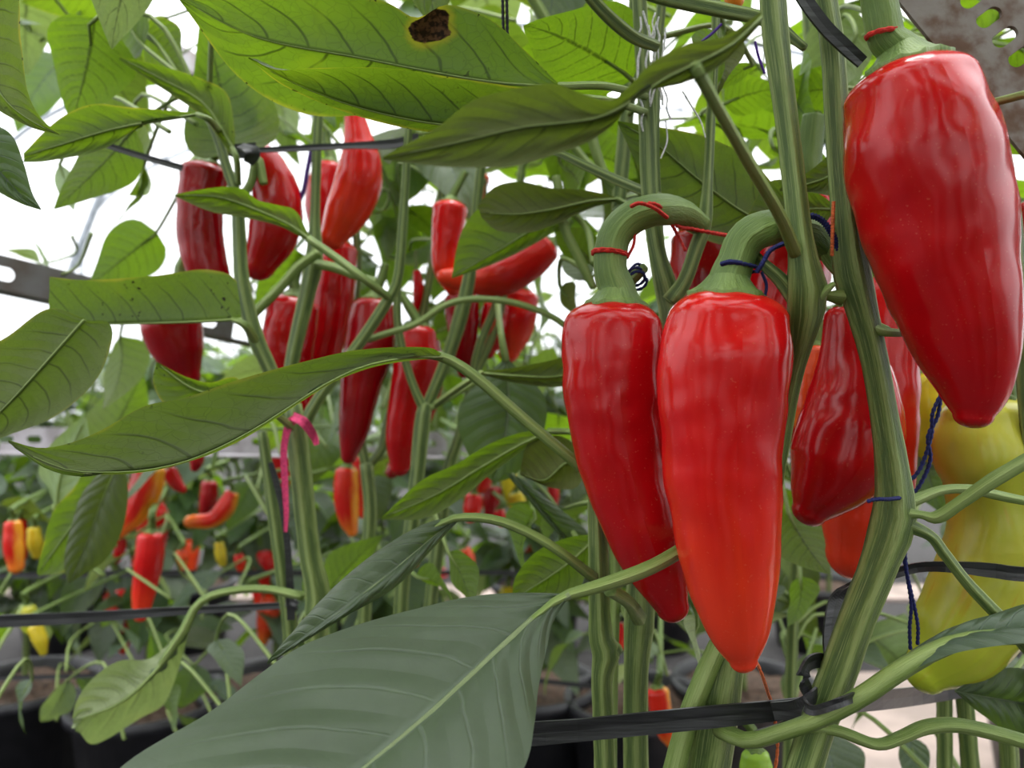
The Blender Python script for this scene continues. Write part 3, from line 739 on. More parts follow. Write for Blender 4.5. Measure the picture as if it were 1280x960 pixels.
m6.stem([(770, 235, 5), (735, 205, 5), (715, 180, 5)], .56, name='branch', mat='twig')
m6.stem([(742, 360, 5), (722, 320, 6), (704, 280, 6), (695, 220, 5)], .56, name='branch', mat='twig')
m7 = Plant(base(1000, 0.75), 'pepper plant filling the gap behind the ribbed stems')
m7.stem([(985, 1000, 8), (990, 800, 7), (1000, 600, 7), (1010, 400, 7), (1020, 200, 7), (1010, 30, 7), (1000, -60, 6)], .70)
m7.stem(ground(985, 1000, .70, .006), world=True, n=10)
m7.stem([(1000, 640, 6), (1060, 500, 6), (1130, 380, 6), (1200, 250, 6), (1230, 60, 6)], .74, name='branch')
m7.stem([(1010, 360, 6), (960, 260, 6), (915, 150, 6), (900, 20, 6)], .74, name='branch')

# long folded leaf
h4.leaf([[(552, 442, .42), (530, 434), (450, 437), (380, 452), (300, 474), (232, 497), (180, 508), (130, 536), (90, 553), (50, 560), (10, 550)],
         [(553, 446, .42), (520, 446), (470, 452), (420, 472), (380, 496), (300, 546), (220, 580), (140, 590), (70, 584), (10, 552)],
         [(553, 448, .43), (520, 450, .43), (470, 458, .42), (420, 476, .41), (380, 500, .41), (300, 551, .40), (226, 580, .39), (150, 593, .38), (70, 586, .37), (10, 553)]], .375, 'leaf_olive', see='under',
         pet=[(500, 444, 3, .41), (548, 445, 6, .42), (590, 468, 7, .42), (650, 520, 7, .42), (700, 562, 7, .42), (734, 590, 8, .425)], n=56, rib=1.8)
# large near leaf
h1.leaf([[(712, 742, .345), (640, 741, .355), (580, 747, .36), (520, 761, .36), (470, 774, .36), (420, 790, .355), (370, 811, .35), (320, 846, .34), (262, 890, .32), (150, 960, .29), (110, 1040, .27), (220, 1110, .25)],
         [(712, 744, .345), (690, 754, .345), (640, 797, .335), (585, 848, .32), (530, 898, .305), (455, 960, .29), (370, 1030, .27), (220, 1112, .25)],
         [(712, 746, .345), (692, 776, .34), (684, 808, .33), (673, 860, .315), (668, 905, .30), (655, 960, .285), (600, 1040, .265), (430, 1110, .25), (220, 1114, .25)]], .32, 'leaf_dark', see='top',
         pet=[(660, 778, 3, .34), (700, 748, 6, .345), (740, 735, 8, .35), (780, 722, 9, .355), (815, 708, 9, .36), (850, 688, 9, .372), (890, 660, 9, .40)], n=64, m=33, quilt=0.0013, rib=5.5)
h3.stem([(762, 736, 9, .36), (785, 752, 8, .39), (798, 772, 10, .43)], name='side_shoot', mat='twig')
# folded leaf behind it
h4.leaf([[(572, 644), (545, 650), (515, 662), (470, 690), (430, 722), (400, 752), (370, 786), (335, 826)], [(574, 648), (545, 668, .40), (500, 706, .39), (462, 736, .385), (425, 764, .38), (335, 828)], [(574, 650), (550, 676, .40), (510, 720, .39), (480, 744, .385), (430, 772, .38), (335, 830)]], .40, 'leaf_dark', see='top',
        pet=[(540, 660, 3), (572, 647, 5), (620, 650, 6), (665, 668, 6), (705, 693, 6), (742, 722, 7, .42)])
# small spotted curled leaf
m1.leaf([[(296, 352), (284, 342), (250, 337), (190, 345), (110, 350), (62, 346)], [(302, 398), (260, 401), (200, 403), (110, 404), (60, 394)], [(300, 392, .56), (260, 393, .57), (200, 393, .57), (120, 392, .57), (64, 380, .56)]], .53, 'leaf_spot', see='under', pet=[(290, 399, 3), (306, 406, 5), (318, 424, 6, .57)])
m1.leaf([[(388, 298), (370, 264), (345, 256), (322, 250), (303, 236), (272, 234), (218, 243)], [(388, 300), (360, 280), (310, 258), (270, 246), (218, 244)], [(386, 302), (350, 283), (310, 273), (262, 264), (218, 245)]], .56, 'leaf', see='under', pet=[(385, 298, 5), (420, 322, 5), (460, 352, 5), (486, 372, 5, .60)])
m1.leaf([[(312, 500), (295, 472), (262, 478), (230, 470), (195, 452)], [(310, 505), (280, 495), (240, 485), (195, 453)], [(300, 520), (262, 520), (210, 508), (192, 480), (195, 454)]], .50, 'leaf_spot', see='under', pet=[(310, 505, 4), (340, 515, 4), (366, 535, 5, .58)])
# leaf pair above the sideways pepper
m3.leaf([[(772, 247), (735, 238), (690, 235), (650, 227), (618, 234), (597, 257)], [(772, 249), (735, 252), (690, 262), (645, 268), (600, 266)], [(772, 251), (735, 262), (700, 278), (660, 291), (622, 288), (602, 272)]], .55, 'leaf_shade', see='under', pet=[(770, 249, 4), (790, 260, 4), (812, 275, 5, .45)])
m3.leaf([[(716, 262), (650, 248), (604, 258), (582, 280), (571, 310), (565, 346)], [(716, 264), (670, 285), (625, 312), (565, 347)], [(716, 266), (700, 285), (655, 312), (612, 332), (565, 348)]], .60, 'leaf', see='under', pet=[(716, 264, 4), (735, 290, 4), (742, 330, 4, .56)])
# bright narrow leaf
m3.leaf([[(688, 537), (650, 541), (610, 556), (570, 580), (525, 602), (477, 647)], [(688, 539), (650, 556), (600, 585), (545, 618), (477, 648)], [(688, 541), (655, 562), (612, 594), (572, 626), (530, 648), (477, 650)]], .52, 'leaf', see='under', pet=[(685, 539, 4), (715, 540, 4), (740, 548, 4, .45)])
# hanging broad dark leaf with brown fleck
m5.leaf([[(632, 446), (610, 468), (580, 498), (572, 530), (584, 565), (600, 588), (616, 602)], [(632, 446), (636, 500), (630, 555), (616, 603)], [(632, 446), (655, 468), (680, 495), (682, 530), (664, 570), (640, 596), (616, 604)]], .60, 'leaf_dark', see='top', pet=[(632, 450, 5), (626, 415, 4), (622, 380, 4, .68)])
h4.leaf([[(600, 464), (640, 460), (690, 450), (730, 440), (770, 446)], [(600, 466), (650, 470), (700, 470), (770, 452)], [(600, 468), (640, 478), (690, 484), (730, 478), (770, 458)]], .53, 'leaf_shade', see='under', pet=[(602, 466, 4), (580, 480, 4), (545, 505, 4, .64)])
h4.leaf([[(732, 566), (700, 545), (665, 552), (656, 562), (650, 590)], [(732, 568), (705, 580), (680, 600), (650, 592)], [(732, 572), (722, 608), (690, 610), (664, 600), (650, 594)]], .52, 'leaf_shade', see='under')
h4.leaf([[(655, 600), (690, 628), (720, 652), (735, 668), (728, 690)], [(640, 592), (675, 632), (705, 668), (728, 692)], [(630, 590), (660, 625), (690, 660), (715, 684), (728, 694)]], .56, 'leaf_dark', see='top')
h4.leaf([[(745, 668), (710, 672), (670, 690), (645, 720), (640, 745)], [(745, 672), (715, 700), (680, 725), (640, 750)], [(745, 676), (735, 710), (720, 740), (680, 756), (640, 755)]], .50, 'leaf', see='under')
# broad leaf behind the stems
h1.leaf([[(992, 288), (980, 250), (940, 200), (905, 180), (860, 165), (772, 151)], [(990, 292), (930, 266), (870, 222), (820, 180), (772, 152)], [(988, 300), (925, 310), (860, 290), (812, 250), (795, 205), (772, 154)]], .47, 'leaf_olive', see='under', pet=[(985, 290, 5), (1000, 310, 5), (1004, 345, 6, .37)])
h1.leaf([[(1046, 258), (1020, 240), (985, 225), (955, 232), (930, 280)], [(1044, 262), (1010, 262), (970, 270), (930, 284)], [(1042, 266), (1020, 290), (985, 296), (950, 296), (930, 288)]], .45, 'leaf_olive', see='under')
h2.leaf([[(1060, 170), (1040, 190), (1010, 215), (975, 235)], [(1060, 176), (1042, 215), (1010, 230), (975, 237)], [(1060, 235), (1045, 245), (1010, 240), (975, 239)]], .44, 'leaf_shade', see='under')
# bottom leaves beside the yellow green pepper
h1.leaf([[(1110, 842, .345), (1140, 812, .35), (1190, 785, .355), (1240, 768, .36), (1300, 752, .36), (1380, 760, .36)], [(1110, 846, .345), (1140, 828, .345), (1200, 803, .345), (1300, 790, .345), (1380, 785, .35)], [(1112, 848, .345), (1140, 838, .34), (1200, 815, .335), (1300, 802, .33), (1380, 800, .34)]], .345, 'leaf_dark', see='top',
        pet=[(900, 912, 11, .395), (935, 926, 10, .375), (980, 914, 10, .36), (1030, 896, 11, .35), (1080, 868, 12, .345), (1130, 834, 12, .343), (1180, 808, 11, .343), (1230, 797, 10, .343), (1300, 796, 9, .343)], rib=4)
h1.leaf([[(1195, 862), (1230, 842), (1280, 836), (1350, 870)], [(1195, 864), (1240, 872), (1290, 880), (1350, 885)], [(1195, 866), (1230, 895), (1280, 922), (1350, 900)]], .43, 'leaf_dark', see='top')
h2.stem([(1010, 908, 7, .36), (1050, 914, 7, .358), (1095, 930, 7, .356), (1125, 922, 8, .356), (1160, 908, 9, .356), (1210, 908, 9, .356), (1310, 935, 9, .356)], name='petiole', mat='twig')
h6.g(1020, 905, 1075, 1010, .62, .55, (0.2, -.6, .8), 'leaf_dark')
h6.g(1135, 920, 1165, 1010, .60, .56, (0.3, -.6, .8), 'leaf_dark', .7)
# wrinkled small leaf and pale ones low down
h3.g(872, 770, 848, 880, .50, .47, (-.4, .6, .5), 'leaf_pale', .9, 3)
m1.leaf([[(232, 782), (190, 822, .62), (150, 826), (118, 846), (98, 872), (90, 898)], [(234, 786), (195, 838), (150, 878), (90, 902)], [(236, 790), (222, 840, .64), (205, 880, .65), (175, 898, .65), (120, 930, .64), (98, 915)]], .60, 'leaf_pale', see='under', quilt=.005, pet=[(200, 830, 3), (230, 788, 6), (248, 755, 5), (280, 740, 5), (330, 736, 5), (378, 745, 6, .59)], rib=4)
m1.leaf([[(140, 588), (110, 585), (92, 610), (66, 640), (52, 690), (46, 716)], [(142, 590), (115, 625), (85, 665), (47, 718)], [(144, 592), (125, 640), (110, 680), (90, 710), (75, 716), (48, 720)]], .70, 'leaf_spot', see='under')
m1.leaf([[(156, 575), (160, 620), (152, 665), (132, 700), (108, 716), (88, 728)], [(150, 575), (128, 625), (108, 680), (87, 729)], [(140, 575), (104, 615), (90, 655), (80, 700), (85, 730)]], .66, 'leaf_shade', see='top')
m1.leaf([[(60, 610), (48, 590), (60, 560), (85, 535), (104, 520)], [(70, 640), (75, 600), (90, 560), (106, 522)], [(80, 640), (105, 600), (112, 560), (108, 522)]], .76, 'leaf_pale', see='under', pet=[(68, 630, 3), (80, 680, 3), (130, 720, 3)])
# upper leaves against the bright film
m1.leaf([[(248, 141), (160, 134), (120, 130), (88, 140), (60, 160), (29, 192)], [(248, 143), (150, 160), (80, 180), (29, 196)], [(248, 145), (185, 152), (130, 186), (62, 201), (29, 203)]], .50, 'leaf_spot', see='under', pet=[(246, 143, 3), (262, 150, 4), (275, 165, 4, .58)])
m1.leaf([[(294, 170), (284, 118), (250, 98), (200, 82), (149, 70)], [(292, 186), (255, 130), (200, 98), (149, 72)], [(286, 190), (255, 148), (218, 121), (180, 96), (149, 74)]], .56, 'leaf_spot', see='under', pet=[(290, 184, 3), (296, 200, 4), (298, 230, 4, .585)])
LV = [  # plant, base, tip, depths, normal, material, width
    (m1, 118, 22, 102, 152, .58, .62, (.15, .8, .55), 'leaf', 1.25), 
    (m1, 288, 190, 276, 66, .60, .66, (-.2, .8, .5), 'leaf', .9), (m1, 168, 160, 78, 268, .62, .62, (.35, .8, .5), 'leaf', .8), (m1, 196, 290, 120, 352, .78, .80, (.3, .7, .6), 'leaf', 1.0),
    (m1, 176, 40, 250, 100, .62, .60, (-.2, .8, .6), 'leaf_spot', .9), (m1, 180, 58, 120, -20, .6, .62, (.2, .8, .6), 'leaf_dark', .9), (m1, 290, 190, 320, 90, .62, .66, (.5, .7, .5), 'leaf_pale', .7),
    (m1, 160, 180, 220, 240, .72, .68, (-.2, .7, .7), 'leaf_spot', .9), (m1, 75, 205, 95, 275, .70, .68, (-.5, .7, .5), 'leaf_pale', .4), (m1, 180, 205, 172, 300, .68, .68, (.8, .5, .3), 'leaf_dark', .25),
    (m1, 50, 330, 18, 300, 1.0, 1.0, (.3, .7, .6), 'leaf_pale', .8), (m1, 60, 345, 45, 290, .9, .9, (.8, .5, .6), 'leaf_pale', .6),
    (m6, 790, 100, 640, -10, .50, .46, (.1, .7, .7), 'leaf', 1.0), (m6, 770, 70, 650, 90, .56, .60, (-.3, .6, .7), 'leaf_pale', .7), (m6, 760, 110, 660, 45, .62, .66, (.2, .6, .8), 'leaf', 1.1),
    (h3, 905, 60, 842, 112, .44, .42, (.3, .7, .6), 'leaf', 1.0), (h3, 940, 80, 900, 105, .50, .52, (.2, .7, .7), 'leaf', .6), (h3, 905, 40, 910, 135, .46, .44, (.8, .5, .4), 'leaf_shade', .6),
    (m7, 1000, 110, 960, 140, .60, .55, (-.2, .7, .7), 'leaf', 1.3), (m7, 1060, 110, 965, 115, .56, .58, (.1, .8, .6), 'leaf', 1.0), (m7, 1070, 40, 1040, 130, .6, .62, (.6, .6, .5), 'leaf_pale', .9),
    (m7, 1110, 30, 1175, 130, .46, .44, (-.5, .7, .5), 'leaf_shade', .8), (m7, 1180, 60, 1240, 170, .52, .48, (.4, -.6, .6), 'leaf_dark', .9), (m7, 1220, 160, 1290, 190, .46, .46, (-.2, .7, .6), 'leaf', .9),
    (m7, 905, 130, 985, 95, .62, .6, (.2, .8, .6), 'leaf', 1.0), (m6, 720, 190, 830, 205, .66, .64, (-.2, .8, .6), 'leaf', 1.0), (m6, 700, 205, 770, 250, .66, .62, (0, .8, .6), 'leaf', 1.1),
    (m6, 742, 330, 690, 270, .64, .6, (.1, .8, .6), 'leaf_dark', .8), (m6, 735, 350, 700, 300, .66, .66, (-.4, -.5, .8), 'leaf_pale', 1.0), (m6, 700, 360, 740, 400, .62, .6, (0, .7, .7), 'leaf_shade', .9),
    (h2, 1086, 330, 1078, 260, .40, .42, (.7, .6, .3), 'leaf', .45), (h2, 1088, 300, 1086, 400, .41, .40, (.8, -.4, .4), 'leaf', .28),
    (m5, 668, 640, 602, 742, .60, .55, (.2, .7, .6), 'leaf', .9), (m5, 560, 690, 610, 770, .56, .54, (.1, .7, .6), 'leaf', .9), (m3, 520, 720, 600, 735, .60, .58, (0, .8, .5), 'leaf', .8),
    (m5, 700, 640, 650, 720, .66, .62, (0, .7, .7), 'leaf', 1.0), (h3, 700, 690, 735, 735, .62, .58, (.3, .7, .6), 'leaf_shade', .9),
    (m7, 985, 640, 1030, 735, .56, .54, (-.2, .8, .4), 'leaf', 1.1), (m7, 1140, 540, 1180, 640, .60, .58, (-.3, -.7, .5), 'leaf_dark', 1.3), (m7, 1000, 720, 1010, 800, .62, .60, (.5, .6, .6), 'leaf', .9),
    (m1, 410, 740, 470, 665, .72, .76, (0, .8, .5), 'leaf', .9), (m1, 130, 560, 180, 470, .9, .95, (0, .8, .5), 'leaf', 1.1), (m1, 150, 420, 165, 520, .85, .85, (.3, .8, .5), 'leaf', 1.1),
    (m2, 270, 800, 305, 850, .75, .72, (.5, -.5, .7), 'leaf_pale', .9), (m2, 205, 860, 240, 910, .8, .78, (-.3, .7, .5), 'leaf_dark', .9), (m2, 245, 830, 228, 900, .9, .88, (.5, -.6, .5), 'leaf_dark', 1.0),
    (hL, 40, 850, -5, 920, .8, .78, (-.6, -.6, .5), 'leaf_dark', .9), (m2, 85, 850, 50, 940, .95, .95, (.6, -.5, .5), 'leaf_pale', .5)]
for pl, x0, y0, x1, y1, d0, d1, N, mk, wd in LV:
    pl.g(x0, y0, x1, y1, d0, d1, N, mk, wd)

# foliage that fills the space between
def fill(plants, x0, y0, x1, y1, d0, d1, n, L0, L1, mats, seed, up=0.8):
    r = random.Random(seed)
    for _ in range(n):
        D = r.uniform(d0, d1); B = P(r.uniform(x0, x1), r.uniform(y0, y1), D)
        a = r.uniform(0, 2 * math.pi); dz = r.uniform(-1.0, 0.25)
        T = B + Vector((math.cos(a), math.sin(a) * 0.8, dz)).normalized() * r.uniform(L0, L1)
        if T.y < d0 * 0.85: T.y = d0 * 0.85
        N = Vector((r.uniform(-.5, .5), r.uniform(-.4, .8), up))
        pl = min(plants, key=lambda p: (p.near(B) - B).length)
        pl.gleaf(B, T, N, r.choice(mats), r.uniform(.8, 1.15))
A = ['leaf', 'leaf', 'leaf_spot', 'leaf_olive', 'leaf_pale']; Bm = ['leaf', 'leaf_dark', 'leaf_dark', 'leaf_pale', 'leaf_shade']
MID = [m1, m2, m3, m4, m5, m6, m7]
fill(MID, 320, -60, 780, 180, .75, 1.1, 44, .09, .14, A, 1)
fill([m6, m7, h3], 660, -60, 1000, 260, .6, .95, 26, .09, .13, A, 2)
fill([m1, hL], -60, -60, 320, 90, .75, 1.1, 12, .09, .13, A, 3)
fill([m3, m4, m5, m6], 420, 150, 760, 330, .85, 1.2, 20, .09, .13, A, 4)
fill([m7], 930, -60, 1290, 330, .6, .95, 26, .08, .12, A, 5)
fill(MID, 140, 430, 720, 560, .95, 1.2, 22, .08, .12, A, 6)
fill([m7, m6, h6], 690, 560, 1290, 830, .62, 1.05, 40, .07, .12, Bm, 7)
fill([m1, m2, hL], -40, 560, 330, 900, 1.15, 1.35, 16, .07, .11, Bm, 8)
fill([m3, m4, m5], 400, 560, 560, 760, 1.1, 1.35, 14, .07, .11, Bm, 9)
fill([m7, m6], 840, 240, 1290, 620, .75, 1.1, 26, .08, .12, A, 10)
# unseen leaves added above the frame to break up the peppers' reflections
fill([h1, h2, h3, h5, m7], 500, -700, 1500, -130, .35, .8, 34, .09, .14, A, 11)
fill([m1, m3, hL], -300, -600, 500, -130, .45, 1.0, 18, .09, .14, A, 12)
fill([m7, h5], 1120, -60, 1300, 150, .55, .8, 12, .08, .12, ['leaf', 'leaf_dark'], 13)
fill([m1, m2, hL], -20, 560, 330, 800, 1.02, 1.2, 9, .06, .09, ['leaf_pale', 'leaf_pale', 'leaf'], 14)
fill([m1, m3, m4, m5], 320, 210, 570, 430, .85, 1.1, 20, .08, .12, A, 15)
fill([m5, m6], 540, 330, 720, 460, .85, 1.1, 8, .08, .11, A, 16)

# ------------------------------------------------------------------ peppers on the middle plants
MP = [
 ('deep red pepper with sunken shoulder under the black knot', [(257, 218, 29), (252, 255, 27), (252, 300, 27), (262, 345, 24), (276, 385, 15)], .66, 'crimson', [(277, 190, 6), (282, 175, 6)]),
 ('pinkish red pepper widening below the black knot, narrow at its top', [(324, 188, 14), (336, 215, 24), (346, 255, 31), (340, 295, 31), (324, 330, 21)], .66, 'red', [(316, 168, 5), (300, 158, 5)]),
 ('bright red pepper crossing the black strap, tip pointing down beside the slim stem', [(443, 145, 13), (447, 172, 18), (450, 203, 26), (446, 235, 29), (432, 268, 26), (416, 296, 16)], .68, 'scarlet', [(436, 120, 6), (430, 100, 5)]),
 ('wrinkled red pepper tucked behind the one crossing the black strap', [(412, 212, 20), (406, 250, 24), (412, 300, 20), (418, 330, 14)], .76, 'red', [(410, 185, 6), (408, 165, 5)]),
 ('dark red pepper hanging just below the curled spotted leaf', [(222, 372, 30), (215, 405, 36), (224, 440, 30), (234, 470, 16)], .70, 'crimson', [(226, 335, 7), (236, 315, 6)]),
 ('red pepper with glossy shoulder half covered by the slanting green branch', [(366, 385, 31), (360, 420, 32), (360, 460, 29), (374, 505, 16)], .68, 'red', [(368, 350, 7), (375, 330, 6)]),
 ('long red pepper with orange streaks hanging behind the slanting green branch', [(424, 312, 22), (418, 350, 27), (412, 400, 26), (402, 450, 22), (395, 490, 14)], .74, 'red', [(428, 285, 6), (434, 265, 5)]),
 ('slender dark red pepper ending in a point above the orange one of the far row', [(467, 385, 26), (464, 425, 30), (452, 480, 25), (442, 540, 18), (436, 570, 10)], .70, 'crimson', [(476, 350, 6), (482, 330, 5)]),
 ('slender red pepper with a long highlight between two thin stems', [(522, 418, 23), (520, 455, 28), (508, 505, 23), (502, 550, 20), (500, 582, 13)], .69, 'red', [(512, 385, 6), (500, 365, 5)]),
 ('narrow dark red pepper behind the slender one with the long highlight', [(532, 430, 17), (536, 470, 18), (524, 520, 16), (490, 590, 8)], .80, 'crimson', [(532, 400, 5), (530, 380, 5)]),
 ('upright blunt red pepper left of the overlapping leaf pair', [(563, 262, 22), (560, 295, 20), (558, 335, 17), (566, 360, 10)], .72, 'scarlet', [(575, 228, 5), (582, 215, 5)]),
 ('red pepper lying sideways under the overlapping leaf pair', [(682, 310, 20), (660, 328, 24), (624, 346, 24), (585, 348, 17), (556, 346, 10)], .70, 'scarlet', []),
 ('red pepper below the sideways one, cut by a thin branch', [(648, 372, 24), (644, 395, 26), (640, 420, 22), (636, 440, 14)], .78, 'scarlet', [(650, 345, 6), (655, 325, 5)]),
 ('small red pepper with pointed tip above the hanging broad leaf', [(620, 385, 18), (616, 415, 17), (610, 440, 9)], .76, 'red', [(624, 355, 5), (628, 340, 5)]),
 ('dark red pepper behind the pale forked branch under the sideways pepper', [(578, 375, 22), (580, 410, 20), (580, 440, 15), (580, 465, 8)], .76, 'crimson', [(580, 345, 5), (584, 330, 5)]),
 ('orange pepper at the top behind the overlapping leaf pair', [(600, 222, 13), (594, 245, 13), (590, 268, 8)], 1.0, 'orange', [(604, 200, 4), (606, 185, 4)]),
 ('tiny red pepper beside the pointed green leaf at the thin stem', [(521, 340, 5), (523, 365, 7), (520, 390, 4)], .78, 'red', [(520, 325, 2), (520, 312, 2)]),
]
for k, (lb, ax, D, mt, st) in enumerate(MP):
    pepper(lb, ax, D, mt, st, seed=20 + k, rings=30, sides=28, lob=.05, lump=.05, group='red peppers on the plants behind', name='orange_pepper' if mt == 'orange' else 'red_pepper')

# ------------------------------------------------------------------ far row: pots, plants, peppers
def pot(x, y, label, h=.185, r=.13):
    root = empty('plant_pot', Vector((x, y, 0)), label, 'pot', 'black pots of the far rows')
    prof = [(0.0, 0.0), (r * .8, 0.0), (r * .97, h * .9), (r * 1.06, h * .9), (r * 1.06, h), (r * .98, h), (r * .95, h * .86)]
    V, Fc = [], []; n = 28
    for q, z in prof:
        for j in range(n): V.append((q * math.cos(2 * math.pi * j / n), q * math.sin(2 * math.pi * j / n), z))
    for k in range(len(prof) - 1):
        for j in range(n): Fc.append((k * n + j, k * n + (j + 1) % n, (k + 1) * n + (j + 1) % n, (k + 1) * n + j))
    link_mesh('body', make_mesh('body', V, Fc, M['pot']), root)
    r_ = random.Random(int(x * 1000)); V = [(0, 0, h * .9)]; Fc = []
    for i in range(1, 6):
        for j in range(n): V.append((r * .95 * i / 5 * math.cos(2 * math.pi * j / n), r * .95 * i / 5 * math.sin(2 * math.pi * j / n), h * .86 + r_.uniform(-.006, .012)))
    for j in range(n): Fc.append((0, 1 + j, 1 + (j + 1) % n))
    for i in range(4):
        for j in range(n): Fc.append((1 + i * n + j, 1 + (i + 1) * n + j, 1 + (i + 1) * n + (j + 1) % n, 1 + i * n + (j + 1) % n))
    link_mesh('soil', make_mesh('soil', V, Fc, M['soil']), root)

def far_plant(x, y, top, nl, seed, label, group, single=False, L=(.08, .13), z0=.175):
    r = random.Random(seed); pl = Plant((x, y, z0 - .02), label, group)
    fork = z0 + r.uniform(.10, .16)
    pl.stem([(x, y, z0 - .02, .006), (x + r.uniform(-.01, .01), y, fork, .006)], world=True, n=8, sides=8, mat='stem')
    for b in range(4):
        a = r.uniform(0, 6.28); sp = r.uniform(.08, .2)
        e = (x + math.cos(a) * sp, y + math.sin(a) * sp * .7, top * r.uniform(.85, 1.0))
        mid = (x + math.cos(a) * sp * .6 + r.uniform(-.02, .02), y + math.sin(a) * sp * .4, (fork + e[2]) / 2)
        pl.stem([(x, y, fork - .01, .005), (*mid, .004), (*e, .003)], world=True, name='branch', n=12, sides=7)
    V, Fc, UV = [], [], []
    for i in range(nl):
        A_ = r.choice(pl.pts[8:]); a = r.uniform(0, 6.28)
        Bp = A_ + Vector((math.cos(a), math.sin(a), r.uniform(0, .6))) * r.uniform(.02, .05)
        T = Bp + Vector((math.cos(a), math.sin(a), r.uniform(-1.1, .3))).normalized() * r.uniform(*L)
        N = Vector((r.uniform(-.4, .4), r.uniform(-.6, .4), 1)); mk = r.choice(['leaf', 'leaf', 'leaf_dark', 'leaf_pale', 'leaf_pale'])
        mw = leaf_matrix(Bp, T, N, r.uniform(.8, 1.1))
        if single:
            t = r.choice(FAR_T); k = len(V)
            V += [mw @ Vector(q) - pl.org for q in t[0]]; Fc += [tuple(k + i for i in f) for f in t[1]]; UV += t[2]
        else:
            o = link_mesh('leaf', r.choice(LMF[mk]), pl.root); mw.translation = mw.translation - pl.org; o.matrix_local = mw
    if single: link_mesh('foliage', make_mesh('foliage', V, Fc, M['leaf_dark' if seed % 3 == 0 else 'leaf'], UV), pl.root)
    return pl

FAR, DIST = [], []
for k, px in enumerate((-140, 30, 185, 340, 500, 660, 800, 930, 1330, 1500)):
    D = 1.45 + 0.08 * (k % 2); x = (px - 640) / F * D
    if px < 1000 or True:
        where = ('at the picture edge', 'behind the pale underside leaf', 'under the short bright red pepper', 'behind the thin leaning plant', 'behind the slim peppers', 'behind the hanging broad leaf', 'behind the central red pepper', 'behind the strap knot', 'behind the yellow green pepper', 'beyond the big dark leaf')[k]
        pot(x, D, 'round black plastic pot of the nearest background row, ' + where)
        FAR.append(far_plant(x, D, (.92, .86, .80, .84, .9, .92, 1.0, 1.05, 1.0, 1.0)[k], 85, 300 + k, 'potted pepper plant of the nearest background row, ' + where, 'potted plants of the nearest background row'))
for row, (D, n, top) in enumerate(((2.3, 9, 1.0), (3.2, 10, 1.02), (4.6, 11, 1.05), (6.4, 12, 1.15))):
    for k in range(n):
        x = (k - (n - 1) / 2) * D * 1.75 / n + random.uniform(-.08, .08)
        pl = far_plant(x, D + random.uniform(-.1, .1), top * random.uniform(.85, 1.0), 150, 500 + row * 40 + k, 'bushy pepper plant standing in one of the distant greenhouse rows', 'pepper plants of the distant rows', True, (.09, .15), 0.02 if row else .175)
        if row < 2: DIST.append(pl)
        if row == 0: pot(x, D, 'black plastic pot standing in the second background row')

# unseen next row behind the photographer, added tall and dense to darken reflections
BACK = []
for k in range(8):
    pl = far_plant(-1.75 + k * .5 + random.uniform(-.08, .08), -0.5 + random.uniform(-.06, .06), random.uniform(1.5, 2.0), 240, 900 + k, 'unseen tall bushy pepper plant added behind the camera to darken reflections', 'unseen pepper plants added behind the camera to darken reflections', True, (.10, .16), 0.02); BACK.append(pl)
